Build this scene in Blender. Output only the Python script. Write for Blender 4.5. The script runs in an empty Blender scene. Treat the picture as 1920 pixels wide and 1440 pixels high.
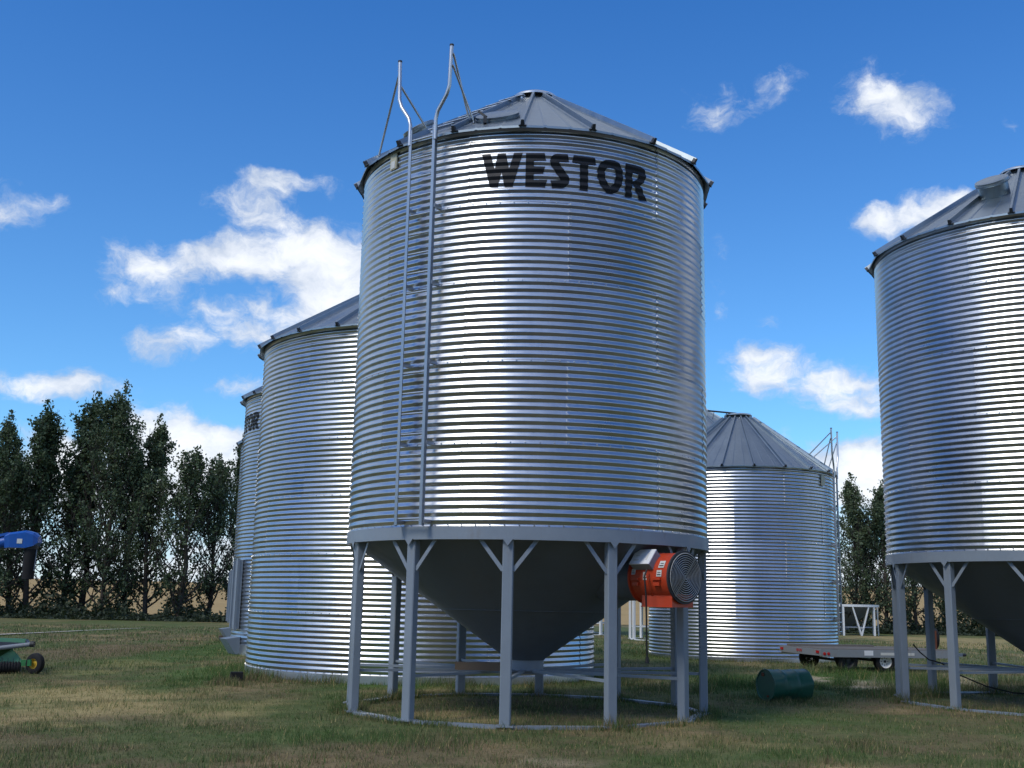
import bpy, bmesh, math, random
import numpy as np
from mathutils import Vector, Matrix, Euler

# ------------------------------------------------------------------ camera
sc = bpy.context.scene
FPX, PITCH, ROLL, EYE = 2113.86, 0.1913, 0.0204, 1.675      # fitted to the photograph (1920 px wide)
cd = bpy.data.cameras.new('camera')
cam = bpy.data.objects.new('camera', cd)
sc.collection.objects.link(cam)
cd.sensor_width = 36.0
cd.lens = 36.0 * FPX / 1920.0
cd.clip_start = 0.05
cd.clip_end = 12000
cam.location = (0, 0, EYE)
cam.rotation_euler = (Matrix.Rotation(math.pi / 2 + PITCH, 3, 'X') @ Matrix.Rotation(ROLL, 3, 'Z')).to_euler()
sc.camera = cam

_cp, _sp, _c, _s = math.cos(PITCH), math.sin(PITCH), math.cos(ROLL), math.sin(ROLL)


def ray(px, py):
    a, b = px - 960, py - 720
    u, v = _c * a + _s * b, -_s * a + _c * b
    d = np.array([u, _cp * FPX + _sp * v, _sp * FPX - _cp * v])
    return d / np.linalg.norm(d)


def gnd(px, py, z=0.0):
    d = ray(px, py)
    return np.array([0, 0, EYE]) + d * ((z - EYE) / d[2])


def aty(px, py, Y):
    d = ray(px, py)
    return np.array([0, 0, EYE]) + d * (Y / d[1])


# ------------------------------------------------------------------ light and exposure
SUN_AZ, SUN_EL = math.radians(-135), math.radians(48)        # azimuth from +Y towards +X
sun_dir = Vector((math.sin(SUN_AZ) * math.cos(SUN_EL), math.cos(SUN_AZ) * math.cos(SUN_EL), math.sin(SUN_EL)))
sl = bpy.data.lights.new('sun', 'SUN')
sl.energy = 1.5
sl.angle = math.radians(17)
sl.color = (1.0, 0.94, 0.83)
so = bpy.data.objects.new('sun', sl)
so.rotation_euler = (-sun_dir).to_track_quat('-Z', 'Y').to_euler()
so.location = (-30, -10, 40)
sc.collection.objects.link(so)
sc.view_settings.view_transform = 'Standard'
sc.view_settings.look = 'None'
sc.view_settings.gamma = 1.0
sc.view_settings.use_curve_mapping = False
sc.view_settings.exposure = 0.4
sc.cycles.use_denoising = True
sc.cycles.max_bounces = 6
sc.cycles.transparent_max_bounces = 8
sc.cycles.sample_clamp_indirect = 6.0
sc.cycles.blur_glossy = 0.5

# ------------------------------------------------------------------ world: sky with clouds
world = bpy.data.worlds.new('World')
sc.world = world
world.use_nodes = True
NT = world.node_tree
NT.nodes.clear()


class G:
    """small node-graph helper"""
    def __init__(self, nt):
        self.nt = nt

    def n(self, kind, **kw):
        nd = self.nt.nodes.new(kind)
        for k, v in kw.items():
            setattr(nd, k, v)
        return nd

    def put(self, sock, v):
        if hasattr(v, 'node'):
            self.nt.links.new(v, sock)
        elif v is not None:
            if sock.type == 'RGBA' and len(v) == 3:
                v = (*v, 1)
            sock.default_value = v

    def m(self, op, a, b=None, c=None, clamp=False):
        nd = self.n('ShaderNodeMath', operation=op, use_clamp=clamp)
        for i, v in enumerate((a, b, c)):
            if v is not None:
                self.put(nd.inputs[i], v)
        return nd.outputs[0]

    def vm(self, op, a, b=None, scale=None):
        nd = self.n('ShaderNodeVectorMath', operation=op)
        self.put(nd.inputs[0], a)
        if b is not None:
            self.put(nd.inputs[1], b)
        if scale is not None:
            self.put(nd.inputs['Scale'], scale)
        return nd.outputs['Value'] if op in ('LENGTH', 'DISTANCE', 'DOT_PRODUCT') else nd.outputs[0]

    def noise(self, vec, scale, detail=4, rough=0.55, dist=0.0):
        nd = self.n('ShaderNodeTexNoise')
        if vec is not None:
            self.put(nd.inputs['Vector'], vec)
        nd.inputs['Scale'].default_value = scale
        nd.inputs['Detail'].default_value = detail
        nd.inputs['Roughness'].default_value = rough
        nd.inputs['Distortion'].default_value = dist
        return nd.outputs[0]

    def ramp(self, fac, lo, hi, a=0.0, b=1.0, smooth=True):
        nd = self.n('ShaderNodeMapRange')
        nd.interpolation_type = 'SMOOTHSTEP' if smooth else 'LINEAR'
        self.put(nd.inputs[0], fac)
        for i, v in enumerate((lo, hi, a, b)):
            self.put(nd.inputs[i + 1], v)
        return nd.outputs[0]

    def mix(self, fac, a, b, kind='MIX'):
        nd = self.n('ShaderNodeMix', data_type='RGBA', blend_type=kind)
        self.put(nd.inputs[0], fac)
        self.put(nd.inputs[6], a)
        self.put(nd.inputs[7], b)
        return nd.outputs[2]


g = G(NT)
sky = g.n('ShaderNodeTexSky', sky_type='NISHITA', sun_disc=False)
sky.sun_elevation = SUN_EL
sky.sun_rotation = SUN_AZ % (2 * math.pi)
sky.altitude = 600
sky.air_density = 1.0
sky.dust_density = 0.25
sky.ozone_density = 3.5
co = g.n('ShaderNodeTexCoord').outputs['Generated']
sep = g.n('ShaderNodeSeparateXYZ')
NT.links.new(co, sep.inputs[0])
az = g.m('ARCTAN2', sep.outputs[0], sep.outputs[1])
el = g.m('ARCSINE', sep.outputs[2])
cmb = g.n('ShaderNodeCombineXYZ')
NT.links.new(az, cmb.inputs[0])
NT.links.new(el, cmb.inputs[1])
# the air wobbles cloud outlines: displace the direction a little with noise before looking the clouds up
wob = g.n('ShaderNodeTexNoise')
wob.inputs['Scale'].default_value = 26
wob.inputs['Detail'].default_value = 4
NT.links.new(cmb.outputs[0], wob.inputs['Vector'])
wv = g.vm('SCALE', g.vm('SUBTRACT', wob.outputs['Color'], (0.5, 0.5, 0.5)), scale=0.035)
dirw = g.vm('ADD', cmb.outputs[0], wv)
# clouds in view: photo px centre, half-width, half-height, weight
CLOUDS = [(470, 385, 95, 40, .8), (560, 338, 115, 26, .62), (505, 350, 70, 32, .55),
          (560, 470, 150, 62, .9), (430, 485, 95, 48, .95), (295, 502, 115, 48, 1.0), (640, 500, 110, 95, .85),
          (600, 560, 150, 50, .65), (400, 575, 130, 24, .6), (500, 632, 160, 48, .85), (310, 642, 80, 38, .85), (640, 610, 100, 50, .65),
          (225, 553, 55, 24, .42), (25, 392, 62, 40, .62), (105, 385, 36, 28, .36),
          (25, 720, 100, 30, .75), (160, 722, 105, 34, .8), (455, 728, 75, 26, .65),
          (300, 815, 105, 62, 1.35), (405, 860, 80, 60, 1.1), (110, 850, 70, 62, 1.0), (435, 815, 60, 26, .6), (220, 900, 260, 70, .9),
          (1345, 203, 88, 44, .62), (1452, 163, 66, 38, .5), (1640, 172, 95, 54, .78), (1700, 210, 100, 46, .8), (1905, 225, 30, 20, .3),
          (1650, 412, 80, 34, .62), (1760, 392, 130, 42, .9), (1850, 380, 90, 40, .7),
          (1430, 668, 78, 40, .78), (1415, 718, 70, 30, .6), (1560, 712, 150, 40, .95), (1620, 760, 130, 30, .75), (1437, 607, 34, 24, .42), (1345, 590, 20, 20, .3), (1350, 520, 26, 120, .2),
          (1610, 880, 120, 66, 1.35), (1760, 900, 260, 70, 1.0), (1350, 840, 120, 60, .7)]
acc = None
for (cx, cy, rx, ry, w) in CLOUDS:
    d = ray(cx, cy)
    a0, e0 = math.atan2(d[0], d[1]), math.asin(d[2])
    k = 1.0 / FPX
    q = g.vm('SUBTRACT', dirw, (a0, e0, 0.25 * 0))
    q = g.vm('MULTIPLY', q, (1 / (rx * k * 1.22), 1 / (ry * k * 1.20), 0))
    f = g.m('MULTIPLY_ADD', g.vm('LENGTH', q), -w, w)
    f = g.m('MAXIMUM', f, 0.0)
    acc = f if acc is None else g.m('ADD', acc, f)
placed = g.m('MINIMUM', acc, 1.2)
# broken cloud goes on outside the view, thickened to whiten the steel's reflections
inview = g.m('MULTIPLY', g.ramp(g.m('ABSOLUTE', az), 0.44, 0.60, 1.0, 0.0), g.ramp(el, 0.50, 0.62, 1.0, 0.0))
flat = g.vm('MULTIPLY', g.n('ShaderNodeTexCoord').outputs['Generated'], (1, 1, 2.2))
wide = g.ramp(g.noise(flat, 2.6, 3, .5), 0.46, 0.64, 0.0, 1.0)
wide = g.m('MULTIPLY', wide, g.m('SUBTRACT', 1.0, inview))
low = g.ramp(el, 0.02, 0.13, 0.75, 0.0)
dens = g.m('ADD', g.m('ADD', placed, wide), low)
fine = g.noise(g.vm('MULTIPLY', dirw, (1, 1.5, 0)), 30, 10, .68)
body = g.m('ADD', dens, g.m('MULTIPLY', g.m('SUBTRACT', fine, 0.5), 1.45))
alpha = g.ramp(body, 0.16, 0.86)
alpha = g.m('MULTIPLY', alpha, g.ramp(dens, 0.02, 0.16))
alpha = g.m('MULTIPLY', alpha, g.ramp(sep.outputs[2], -0.01, 0.01))
lump = g.noise(g.vm('ADD', g.vm('MULTIPLY', dirw, (1, 1.4, 0)), (0.0, -0.006, 0)), 20, 6, .6)
shade = g.ramp(g.m('ADD', g.m('MULTIPLY', body, 0.5), lump), 0.55, 1.25)
ccol = g.mix(shade, (5.0, 5.8, 7.2), (9.8, 10.0, 10.3))
skyc = g.n('ShaderNodeHueSaturation')
skyc.inputs['Saturation'].default_value = 1.0
skyc.inputs['Value'].default_value = 1.0
NT.links.new(sky.outputs[0], skyc.inputs['Color'])
deep = g.mix(g.ramp(el, 0.05, 0.62, 0, 1, False), (.88, 1.36, 1.60), (.31, .95, 1.64))
blue = g.mix(1.0, skyc.outputs[0], deep, 'MULTIPLY')
full = g.mix(g.m('MULTIPLY', alpha, 0.93), blue, ccol)
bg = g.n('ShaderNodeBackground')
bg.inputs['Strength'].default_value = 0.084
NT.links.new(full, bg.inputs['Color'])
wo = g.n('ShaderNodeOutputWorld')
NT.links.new(bg.outputs[0], wo.inputs[0])

# ------------------------------------------------------------------ materials
MATS = {}


def mat(name, build):
    m = bpy.data.materials.new(name)
    m.use_nodes = True
    nt = m.node_tree
    nt.nodes.clear()
    gg = G(nt)
    out = gg.n('ShaderNodeOutputMaterial')
    p = gg.n('ShaderNodeBsdfPrincipled')
    nt.links.new(p.outputs[0], out.inputs[0])
    build(gg, p, out)
    MATS[name] = m
    return m


def setp(g, p, **kw):
    names = dict(col='Base Color', rough='Roughness', metal='Metallic', spec='Specular IOR Level', normal='Normal', coat='Coat Weight')
    for k, v in kw.items():
        g.put(p.inputs[names[k]], v)


def bump(g, h, strength, dist):
    b = g.n('ShaderNodeBump')
    b.inputs['Strength'].default_value = strength
    b.inputs['Distance'].default_value = dist
    g.put(b.inputs['Height'], h)
    return b.outputs[0]


def objc(g):
    return g.n('ShaderNodeTexCoord').outputs['Object']


def galv(lo, hi, r0, r1, tint=(1, 1, 1)):
    def b(g, p, out):
        o = objc(g)
        info = g.n('ShaderNodeObjectInfo').outputs['Random']
        big = g.noise(o, 0.9, 4, .6)
        span = g.noise(o, 55, 2, .5)
        streak = g.noise(g.vm('MULTIPLY', o, (9, 9, .6)), 1.0, 4, .6)
        v = g.m('ADD', g.m('MULTIPLY', big, .5), g.m('MULTIPLY', span, .10))
        v = g.m('ADD', v, g.m('MULTIPLY', streak, .30))
        v = g.m('ADD', v, g.m('MULTIPLY', info, .20))
        a = tuple(lo * t for t in tint)
        c = tuple(hi * t for t in tint)
        col = g.mix(g.ramp(v, .32, .78), a, c)
        setp(g, p, col=col, metal=1.0, rough=g.ramp(g.m('ADD', g.m('MULTIPLY', big, .8), g.m('MULTIPLY', span, .2)), .3, .7, r0, r1))
    return b


mat('galvanized wall', galv(.48, .61, .27, .36, (.95, .985, 1.03)))
mat('galvanized roof', galv(.30, .40, .36, .48, (.87, 1.0, 1.07)))
mat('galvanized fittings', galv(.50, .62, .30, .42))


def paint(col, rough=.45, var=.16, spec=.4, dirt=(.16, .14, .11), damt=.25):
    def b(g, p, out):
        o = objc(g)
        n1 = g.noise(o, 3.0, 6, .65)
        n2 = g.noise(g.vm('MULTIPLY', o, (14, 14, 1.2)), 1.0, 4, .6)
        c1 = tuple(x * (1 - var) for x in col)
        c2 = tuple(min(1, x * (1 + var)) for x in col)
        c = g.mix(n1, c1, c2)
        c = g.mix(g.m('MULTIPLY', g.ramp(g.m('ADD', g.m('MULTIPLY', n1, .6), g.m('MULTIPLY', n2, .4)), .52, .72), damt), c, dirt)
        setp(g, p, col=c, rough=g.ramp(n1, .3, .7, rough - .07, rough + .1), spec=spec, normal=bump(g, n1, .05, .01))
    return b


mat('grey paint', paint((.225, .268, .318), .42, .14, .45, (.17, .15, .12), .38))
mat('shaded cone paint', paint((.105, .128, .160), .42, .22, .4, (.10, .10, .10), .35))  # grey paint darkened: the hopper underside's shade is put into its colour
mat('dark metal', paint((.03, .032, .036), .5, .2))
mat('black letter paint', paint((.010, .011, .014), .5, .2, .35, (.03, .03, .03), .3))
mat('white paint', paint((.74, .75, .74), .5, .06, .4, (.40, .36, .30), .5))
mat('orange paint', paint((.50, .055, .018), .34, .12, .5, (.16, .05, .03), .35))
mat('box plastic', paint((.78, .79, .80), .4, .04, .4, (.4, .38, .35), .2))
mat('label print', paint((.62, .62, .58), .5, .2, .3, (.2, .2, .2), .6))
mat('rubber', paint((.016, .016, .017), .75, .3, .25, (.10, .085, .065), .45))
mat('wire grille', paint((.33, .33, .32), .5, .15, .4, (.22, .17, .12), .5))
mat('rust dust', paint((.12, .075, .045), .8, .4, .2))
mat('blue paint', paint((.008, .085, .37), .34, .15, .5, (.02, .06, .2), .3))
mat('machine green', paint((.030, .165, .060), .42, .15, .45, (.10, .10, .06), .3))
mat('pale green', paint((.12, .31, .18), .5, .12, .4, (.16, .16, .1), .3))
mat('drum green', paint((.010, .095, .062), .38, .35, .5, (.045, .035, .02), .8))
mat('yellow paint', paint((.62, .42, .05), .45, .1, .4, (.14, .10, .05), .6))
mat('weathered wood', paint((.13, .10, .075), .85, .35, .2, (.05, .04, .03), .6))
mat('grey deck wood', paint((.17, .155, .135), .85, .2, .2, (.14, .10, .08), .5))
mat('trailer steel', paint((.24, .26, .28), .45, .1, .4, (.2, .15, .1), .5))
mat('red lens', paint((.42, .012, .012), .25, .1, .5))
mat('rusty steel', paint((.16, .06, .035), .8, .35, .2, (.06, .03, .02), .6))
mat('black cable', paint((.012, .012, .013), .5, .1))
mat('bark', paint((.060, .050, .042), .9, .4, .15, (.02, .02, .018), .6))
mat('placard', paint((.50, .47, .34), .55, .1, .3, (.2, .17, .1), .6))
mat('chrome', galv(.7, .8, .14, .2))
mat('ladder steel', galv(.36, .46, .34, .46, (.95, 1.0, 1.05)))


def leafmat(name, c1, c2):
    def b(g, p, out):
        at = g.n('ShaderNodeAttribute', attribute_name='tone').outputs['Fac']
        info = g.n('ShaderNodeObjectInfo').outputs['Random']
        c = g.mix(at, c1, c2)
        hs = g.n('ShaderNodeHueSaturation')
        g.put(hs.inputs['Value'], g.ramp(info, 0, 1, .85, 1.3))
        g.put(hs.inputs['Hue'], g.ramp(info, 0, 1, .515, .475))
        g.put(hs.inputs['Color'], c)
        setp(g, p, col=hs.outputs[0], rough=.55, spec=.25)
        tr = g.n('ShaderNodeBsdfTranslucent')
        g.put(tr.inputs['Color'], g.mix(.5, hs.outputs[0], (.10, .16, .02)))
        ad = g.n('ShaderNodeMixShader')
        ad.inputs[0].default_value = .18
        g.nt.links.new(p.outputs[0], ad.inputs[1])
        g.nt.links.new(tr.outputs[0], ad.inputs[2])
        g.nt.links.new(ad.outputs[0], out.inputs[0])
    mat(name, b)


leafmat('poplar leaf', (.046, .070, .042), (.095, .130, .062))
leafmat('understory leaf', (.024, .036, .024), (.046, .062, .034))


def grassm(g, p, out):
    c = g.n('ShaderNodeAttribute', attribute_name='tint').outputs['Color']
    setp(g, p, col=c, rough=.8, spec=.12)
    tr = g.n('ShaderNodeBsdfTranslucent')
    g.put(tr.inputs['Color'], c)
    ad = g.n('ShaderNodeMixShader')
    ad.inputs[0].default_value = .25
    g.nt.links.new(p.outputs[0], ad.inputs[1])
    g.nt.links.new(tr.outputs[0], ad.inputs[2])
    g.nt.links.new(ad.outputs[0], out.inputs[0])


mat('grass blade', grassm)


def groundm(g, p, out):
    c = g.n('ShaderNodeAttribute', attribute_name='tint').outputs['Color']
    o = objc(g)
    n1 = g.noise(o, 1.7, 6, .7)
    n2 = g.noise(o, 14, 5, .7)
    n3 = g.noise(g.vm('MULTIPLY', o, (1, .35, 1)), 60, 3, .7)
    f = g.m('ADD', g.m('MULTIPLY', n1, .35), g.m('ADD', g.m('MULTIPLY', n2, .4), g.m('MULTIPLY', n3, .25)))
    d = g.mix(1.0, c, g.mix(g.ramp(f, .32, .68), (.58, .58, .55), (1.50, 1.44, 1.36)), 'MULTIPLY')
    d = g.mix(g.m('MULTIPLY', g.ramp(n2, .60, .72), .35), d, (.17, .125, .08))
    setp(g, p, col=d, rough=.95, spec=.08, normal=bump(g, f, .6, .05))


mat('yard ground', groundm)


def fieldm(g, p, out):
    o = objc(g)
    n = g.noise(g.vm('MULTIPLY', o, (.02, .10, 1)), 1.0, 5, .6)
    n2 = g.noise(o, .8, 4, .6)
    c = g.mix(n, (.36, .235, .095), (.50, .35, .16))  # tones raised: sunlight on the far field is put into the stubble colour
    c = g.mix(g.ramp(n2, .45, .7, 0, .4), c, (.22, .17, .08))
    setp(g, p, col=c, rough=.95, spec=.05)


mat('stubble', fieldm)


def gravelm(g, p, out):
    n = g.noise(objc(g), 6, 6, .7)
    setp(g, p, col=g.mix(g.ramp(n, .35, .7), (.34, .31, .26), (.58, .54, .47)), rough=.95, spec=.1)


mat('gravel', gravelm)


# ------------------------------------------------------------------ mesh helpers
COL = sc.collection


def link(name, me, material=None, parent=None, loc=None, rz=None):
    o = bpy.data.objects.new(name, me)
    COL.objects.link(o)
    if material and me is not None and not me.materials:
        me.materials.append(MATS[material])
    if parent is not None:
        o.parent = parent
    if loc is not None:
        o.location = loc
    if rz is not None:
        o.rotation_euler.z = rz
    return o


def tag(o, label, cat, group=None):
    o['label'] = label
    o['category'] = cat
    if group:
        o['group'] = group
    return o


def thing(name, label, cat, loc=(0, 0, 0), rz=0, group=None):
    return tag(link(name, None, loc=loc, rz=rz), label, cat, group)


class MB:
    def __init__(self):
        self.v, self.f, self.sm = [], [], []

    def add(self, vs, fs, smooth=False):
        b = len(self.v)
        self.v += [tuple(map(float, q)) for q in vs]
        self.f += [tuple(b + i for i in f) for f in fs]
        self.sm += [smooth] * len(fs)
        return self

    def box(self, c, s, M=None, ch=0.0):
        """box with centre c and size s; ch chamfers its four long (z) edges"""
        x, y, z = s[0] / 2, s[1] / 2, s[2] / 2
        if ch:
            o = [(x - ch, -y), (x, -y + ch), (x, y - ch), (x - ch, y), (-x + ch, y), (-x, y - ch), (-x, -y + ch), (-x + ch, -y)]
        else:
            o = [(x, -y), (x, y), (-x, y), (-x, -y)]
        n = len(o)
        vs = [(a, b, -z) for a, b in o] + [(a, b, z) for a, b in o]
        fs = [tuple(range(n))[::-1], tuple(range(n, 2 * n))] + [(i, (i + 1) % n, n + (i + 1) % n, n + i) for i in range(n)]
        if M is not None:
            vs = [tuple(M @ Vector(q)) for q in vs]
        return self.add([(q[0] + c[0], q[1] + c[1], q[2] + c[2]) for q in vs], fs)

    def bar(self, p0, p1, w, t, up=(0, 0, 1)):
        """rectangular bar between two points"""
        p0, p1 = Vector(p0), Vector(p1)
        d = (p1 - p0)
        L = d.length
        d.normalize()
        u = Vector(up)
        if abs(d.dot(u)) > .99:
            u = Vector((1, 0, 0))
        s = d.cross(u).normalized()
        n = s.cross(d).normalized()
        M = Matrix((s, d, n)).transposed()
        return self.box((p0 + p1) / 2, (w, L, t), M)

    def tube(self, pts, r, seg=8, caps=True):
        pts = [Vector(q) for q in pts]
        rs = r if isinstance(r, (list, tuple)) else [r] * len(pts)
        vs, fs = [], []
        pn = None
        for i, q in enumerate(pts):
            d = (pts[min(i + 1, len(pts) - 1)] - pts[max(i - 1, 0)]).normalized()
            if pn is None:
                a = Vector((0, 0, 1)) if abs(d.z) < .9 else Vector((1, 0, 0))
                s = d.cross(a).normalized()
            else:
                s = (pn - d * pn.dot(d)).normalized()
            pn = s
            n = d.cross(s)
            for k in range(seg):
                an = 2 * math.pi * k / seg
                vs.append(q + (s * math.cos(an) + n * math.sin(an)) * rs[i])
        for i in range(len(pts) - 1):
            for k in range(seg):
                k2 = (k + 1) % seg
                fs.append((i * seg + k, i * seg + k2, (i + 1) * seg + k2, (i + 1) * seg + k))
        self.add(vs, fs, True)
        if caps:
            b = len(vs) - seg
            self.add(vs[:seg], [tuple(range(seg))[::-1]])
            self.add(vs[b:], [tuple(range(seg))])
        return self

    def lathe(self, prof, seg=32, M=None, o=(0, 0, 0), smooth=True, closed=False):
        """prof: (radius, height) pairs; surface of revolution about local z"""
        if smooth and not closed and len(prof) > 2:      # keep hard corners of the profile hard
            cut = [0]
            for i in range(1, len(prof) - 1):
                a1 = math.atan2(prof[i][1] - prof[i - 1][1], prof[i][0] - prof[i - 1][0])
                a2 = math.atan2(prof[i + 1][1] - prof[i][1], prof[i + 1][0] - prof[i][0])
                if abs((a2 - a1 + math.pi) % (2 * math.pi) - math.pi) > .6:
                    cut.append(i)
            if len(cut) > 1:
                cut.append(len(prof) - 1)
                for i, j in zip(cut[:-1], cut[1:]):
                    self.lathe(prof[i:j + 1], seg, M, o, True)
                return self
        vs, fs = [], []
        n = len(prof)
        for k in range(seg):
            a = 2 * math.pi * k / seg
            for (r, z) in prof:
                vs.append(Vector((r * math.cos(a), r * math.sin(a), z)))
        for k in range(seg):
            k2 = (k + 1) % seg
            for i in range(n - 1 if not closed else n):
                j = (i + 1) % n
                fs.append((k * n + i, k2 * n + i, k2 * n + j, k * n + j))
        if M is not None:
            vs = [M @ q for q in vs]
        return self.add([q + Vector(o) for q in vs], fs, smooth)

    def poly(self, pts, thick):
        """flat polygon given thickness along its normal"""
        P = [Vector(q) for q in pts]
        n = (P[1] - P[0]).cross(P[2] - P[0]).normalized() * thick / 2
        k = len(P)
        vs = [q - n for q in P] + [q + n for q in P]
        fs = [tuple(range(k))[::-1], tuple(range(k, 2 * k))] + [(i, (i + 1) % k, k + (i + 1) % k, k + i) for i in range(k)]
        return self.add(vs, fs)

    def mesh(self, name, material=None, off=None):
        me = bpy.data.meshes.new(name)
        v = self.v
        if off is not None:
            v = [(q[0] - off[0], q[1] - off[1], q[2] - off[2]) for q in v]
        me.from_pydata(v, [], self.f)
        me.polygons.foreach_set('use_smooth', self.sm)
        if material:
            me.materials.append(MATS[material])
        me.update()
        return me

    def build(self, name, material, parent=None, off=None):
        if off is None and parent is not None:
            q = parent
            while q is not None and '_w' not in q:
                q = q.parent
            off = q['_w'] if q is not None else None
        return link(name, self.mesh(name, material, off), None, parent)


def axis_M(d, up=(0, 0, 1)):
    """matrix whose local z is d"""
    return Vector(d).normalized().to_track_quat('Z', 'Y').to_matrix()


def polar(r, a, z):
    return Vector((r * math.sin(a), -r * math.cos(a), z))


rad = math.radians
rng = random.Random(7)
nr = np.random.default_rng(11)


def vnoise(x, y, seed=0):
    """smooth 2-D value noise, numpy"""
    xi, yi = np.floor(x).astype(int), np.floor(y).astype(int)
    fx, fy = x - xi, y - yi
    fx, fy = fx * fx * (3 - 2 * fx), fy * fy * (3 - 2 * fy)

    def h(a, b):
        n = (a * 374761393 + b * 668265263 + seed * 982451653) & 0x7fffffff
        n = ((n ^ (n >> 13)) * 1274126177) & 0x7fffffff
        return ((n ^ (n >> 16)) & 0xffff) / 65535.0
    return (h(xi, yi) * (1 - fx) + h(xi + 1, yi) * fx) * (1 - fy) + (h(xi, yi + 1) * (1 - fx) + h(xi + 1, yi + 1) * fx) * fy


def fbm(x, y, seed=0, oct=4):
    s, a, t = 0, .5, 0
    for k in range(oct):
        s = s + a * vnoise(x * 2 ** k, y * 2 ** k, seed + k * 7)
        t += a
        a *= .55
    return s / t


# ------------------------------------------------------------------ ground
B1, B2, B3, B4, B5, B6, B7, B8 = (.305, 18.61), (-2.0, 27.4), (-4.5, 36.3), (-6.9, 46.0), (7.95, 39.0), (10.2, 21.5), (8.9, 57.0), (3.6, 66.0)
DRY, BROWN, GREEN, LUSH, SAND, OLIVE = (.42, .33, .155), (.170, .130, .076), (.062, .116, .032), (.072, .145, .036), (.46, .38, .27), (.108, .134, .052)
# grass patches: photo px centre, half sizes in px, colour, strength
PATCH = [(130, 1305, 190, 24, DRY, .72), (300, 1330, 170, 22, DRY, .5), (0, 1345, 160, 16, DRY, .5), (210, 1222, 140, 22, BROWN, .8), (560, 1330, 120, 22, GREEN, .4),
         (380, 1225, 110, 48, GREEN, .85), (420, 1265, 90, 26, LUSH, .6), (330, 1285, 80, 16, GREEN, .5), (225, 1250, 60, 14, DRY, .3),
         (110, 1395, 90, 20, BROWN, .6), (640, 1425, 150, 16, BROWN, .75), (900, 1415, 330, 22, BROWN, .55), (980, 1430, 90, 8, SAND, .3),
         (620, 1298, 80, 18, GREEN, .6), (850, 1345, 90, 14, DRY, .75), (1150, 1345, 150, 8, DRY, .45), (1020, 1318, 90, 10, BROWN, .7),
         (760, 1285, 130, 10, LUSH, .8), (1420, 1345, 120, 22, GREEN, .6), (1400, 1285, 140, 30, GREEN, .75), (1600, 1275, 130, 18, LUSH, .7),
         (1220, 1225, 110, 18, GREEN, .4), (1310, 1252, 140, 8, OLIVE, .5), (1350, 1392, 170, 14, DRY, .22), (1480, 1420, 240, 16, OLIVE, .5),
         (1850, 1240, 150, 22, OLIVE, .5), (1850, 1212, 160, 8, DRY, .5), (1800, 1200, 200, 5, DRY, .6), (440, 1278, 34, 9, BROWN, .9),
         (1610, 1283, 34, 7, SAND, .9), (1530, 1272, 22, 8, SAND, .8), (1795, 1275, 30, 14, SAND, .6), (1675, 1290, 24, 7, SAND, .6), (1470, 1258, 60, 5, SAND, .35),
         (1700, 1425, 300, 10, GREEN, .5), (1240, 1432, 80, 10, GREEN, .6), (700, 1385, 120, 10, GREEN, .5), (450, 1380, 200, 22, GREEN, .45)]
PW = []
for (px, py, hx, hy, c, s) in PATCH:
    q = gnd(px, py)
    D = math.hypot(q[0], q[1])
    near, far = gnd(px, py + hy), gnd(px, max(py - hy, 1172))
    PW.append((q[0], (near[1] + far[1]) / 2, hx * D / FPX, max(.25, abs(far[1] - near[1]) / 2), c, s))


def ground_color(x, y):
    n = fbm(x * .55, y * .40, 3)
    n2 = fbm(x * 2.3, y * 1.6, 5)
    n3 = fbm(x * .13 + 5, y * .10, 9)
    t = np.clip((n * .60 + n2 * .45 + n3 * .35 - .55) / .30, 0, 1)[:, None]
    base = np.array(OLIVE) * (1 - t) + np.array(BROWN) * t
    k = np.clip((n2 - .52) / .15, 0, 1)[:, None] * .6
    base = base * (1 - k) + np.array(GREEN) * k
    k = np.clip((n - .60) / .15, 0, 1)[:, None] * .35
    base = base * (1 - k) + np.array(DRY) * k
    wx = x + (fbm(x * .8, y * .8, 21) - .5) * 2.2
    wy = y + (fbm(x * .8, y * .8, 33) - .5) * 2.6
    for (cx, cy, hx, hy, c, s) in PW:
        d = np.sqrt(((wx - cx) / hx) ** 2 + ((wy - cy) / hy) ** 2) + (n2 - .5) * .9
        k = np.clip((1.25 - d) / .7, 0, 1)
        k = (k * k * (3 - 2 * k) * s)[:, None]
        base = base * (1 - k) + np.array(c) * k
    # unseen dark drive added around the camera to darken the steel's reflections
    k = np.clip((9.0 - y + (n2 - .5) * 2.5) / 1.6, 0, 1) * np.clip((y + 13) / 3, 0, 1)
    k = (k * (.88 + .12 * n))[:, None]
    base = base * (1 - k) + np.array((.060, .058, .060)) * (.8 + .4 * n2)[:, None] * k
    # dull brown ground beneath the hopper cones
    for (bx, by) in (B1, B6):
        d = np.hypot(x - bx, y - by) + (n2 - .5) * 1.2
        k = (np.clip((2.3 - d) / .9, 0, 1) * .55)[:, None]
        base = base * (1 - k) + np.array((.105, .085, .060)) * k
    return base


def height(x, y):
    return (fbm(x * .35, y * .35, 41) - .5) * .05


def axis_coords(lo, a, b, hi, step):
    mid = np.arange(a, b + step / 2, step)
    up = b + np.cumsum(step * 1.25 ** np.arange(1, 40))
    dn = a - np.cumsum(step * 1.25 ** np.arange(1, 40))
    up = np.append(up[up < hi], hi)
    dn = np.append(dn[dn > lo], lo)
    return np.concatenate([dn[::-1], mid, up])


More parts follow.
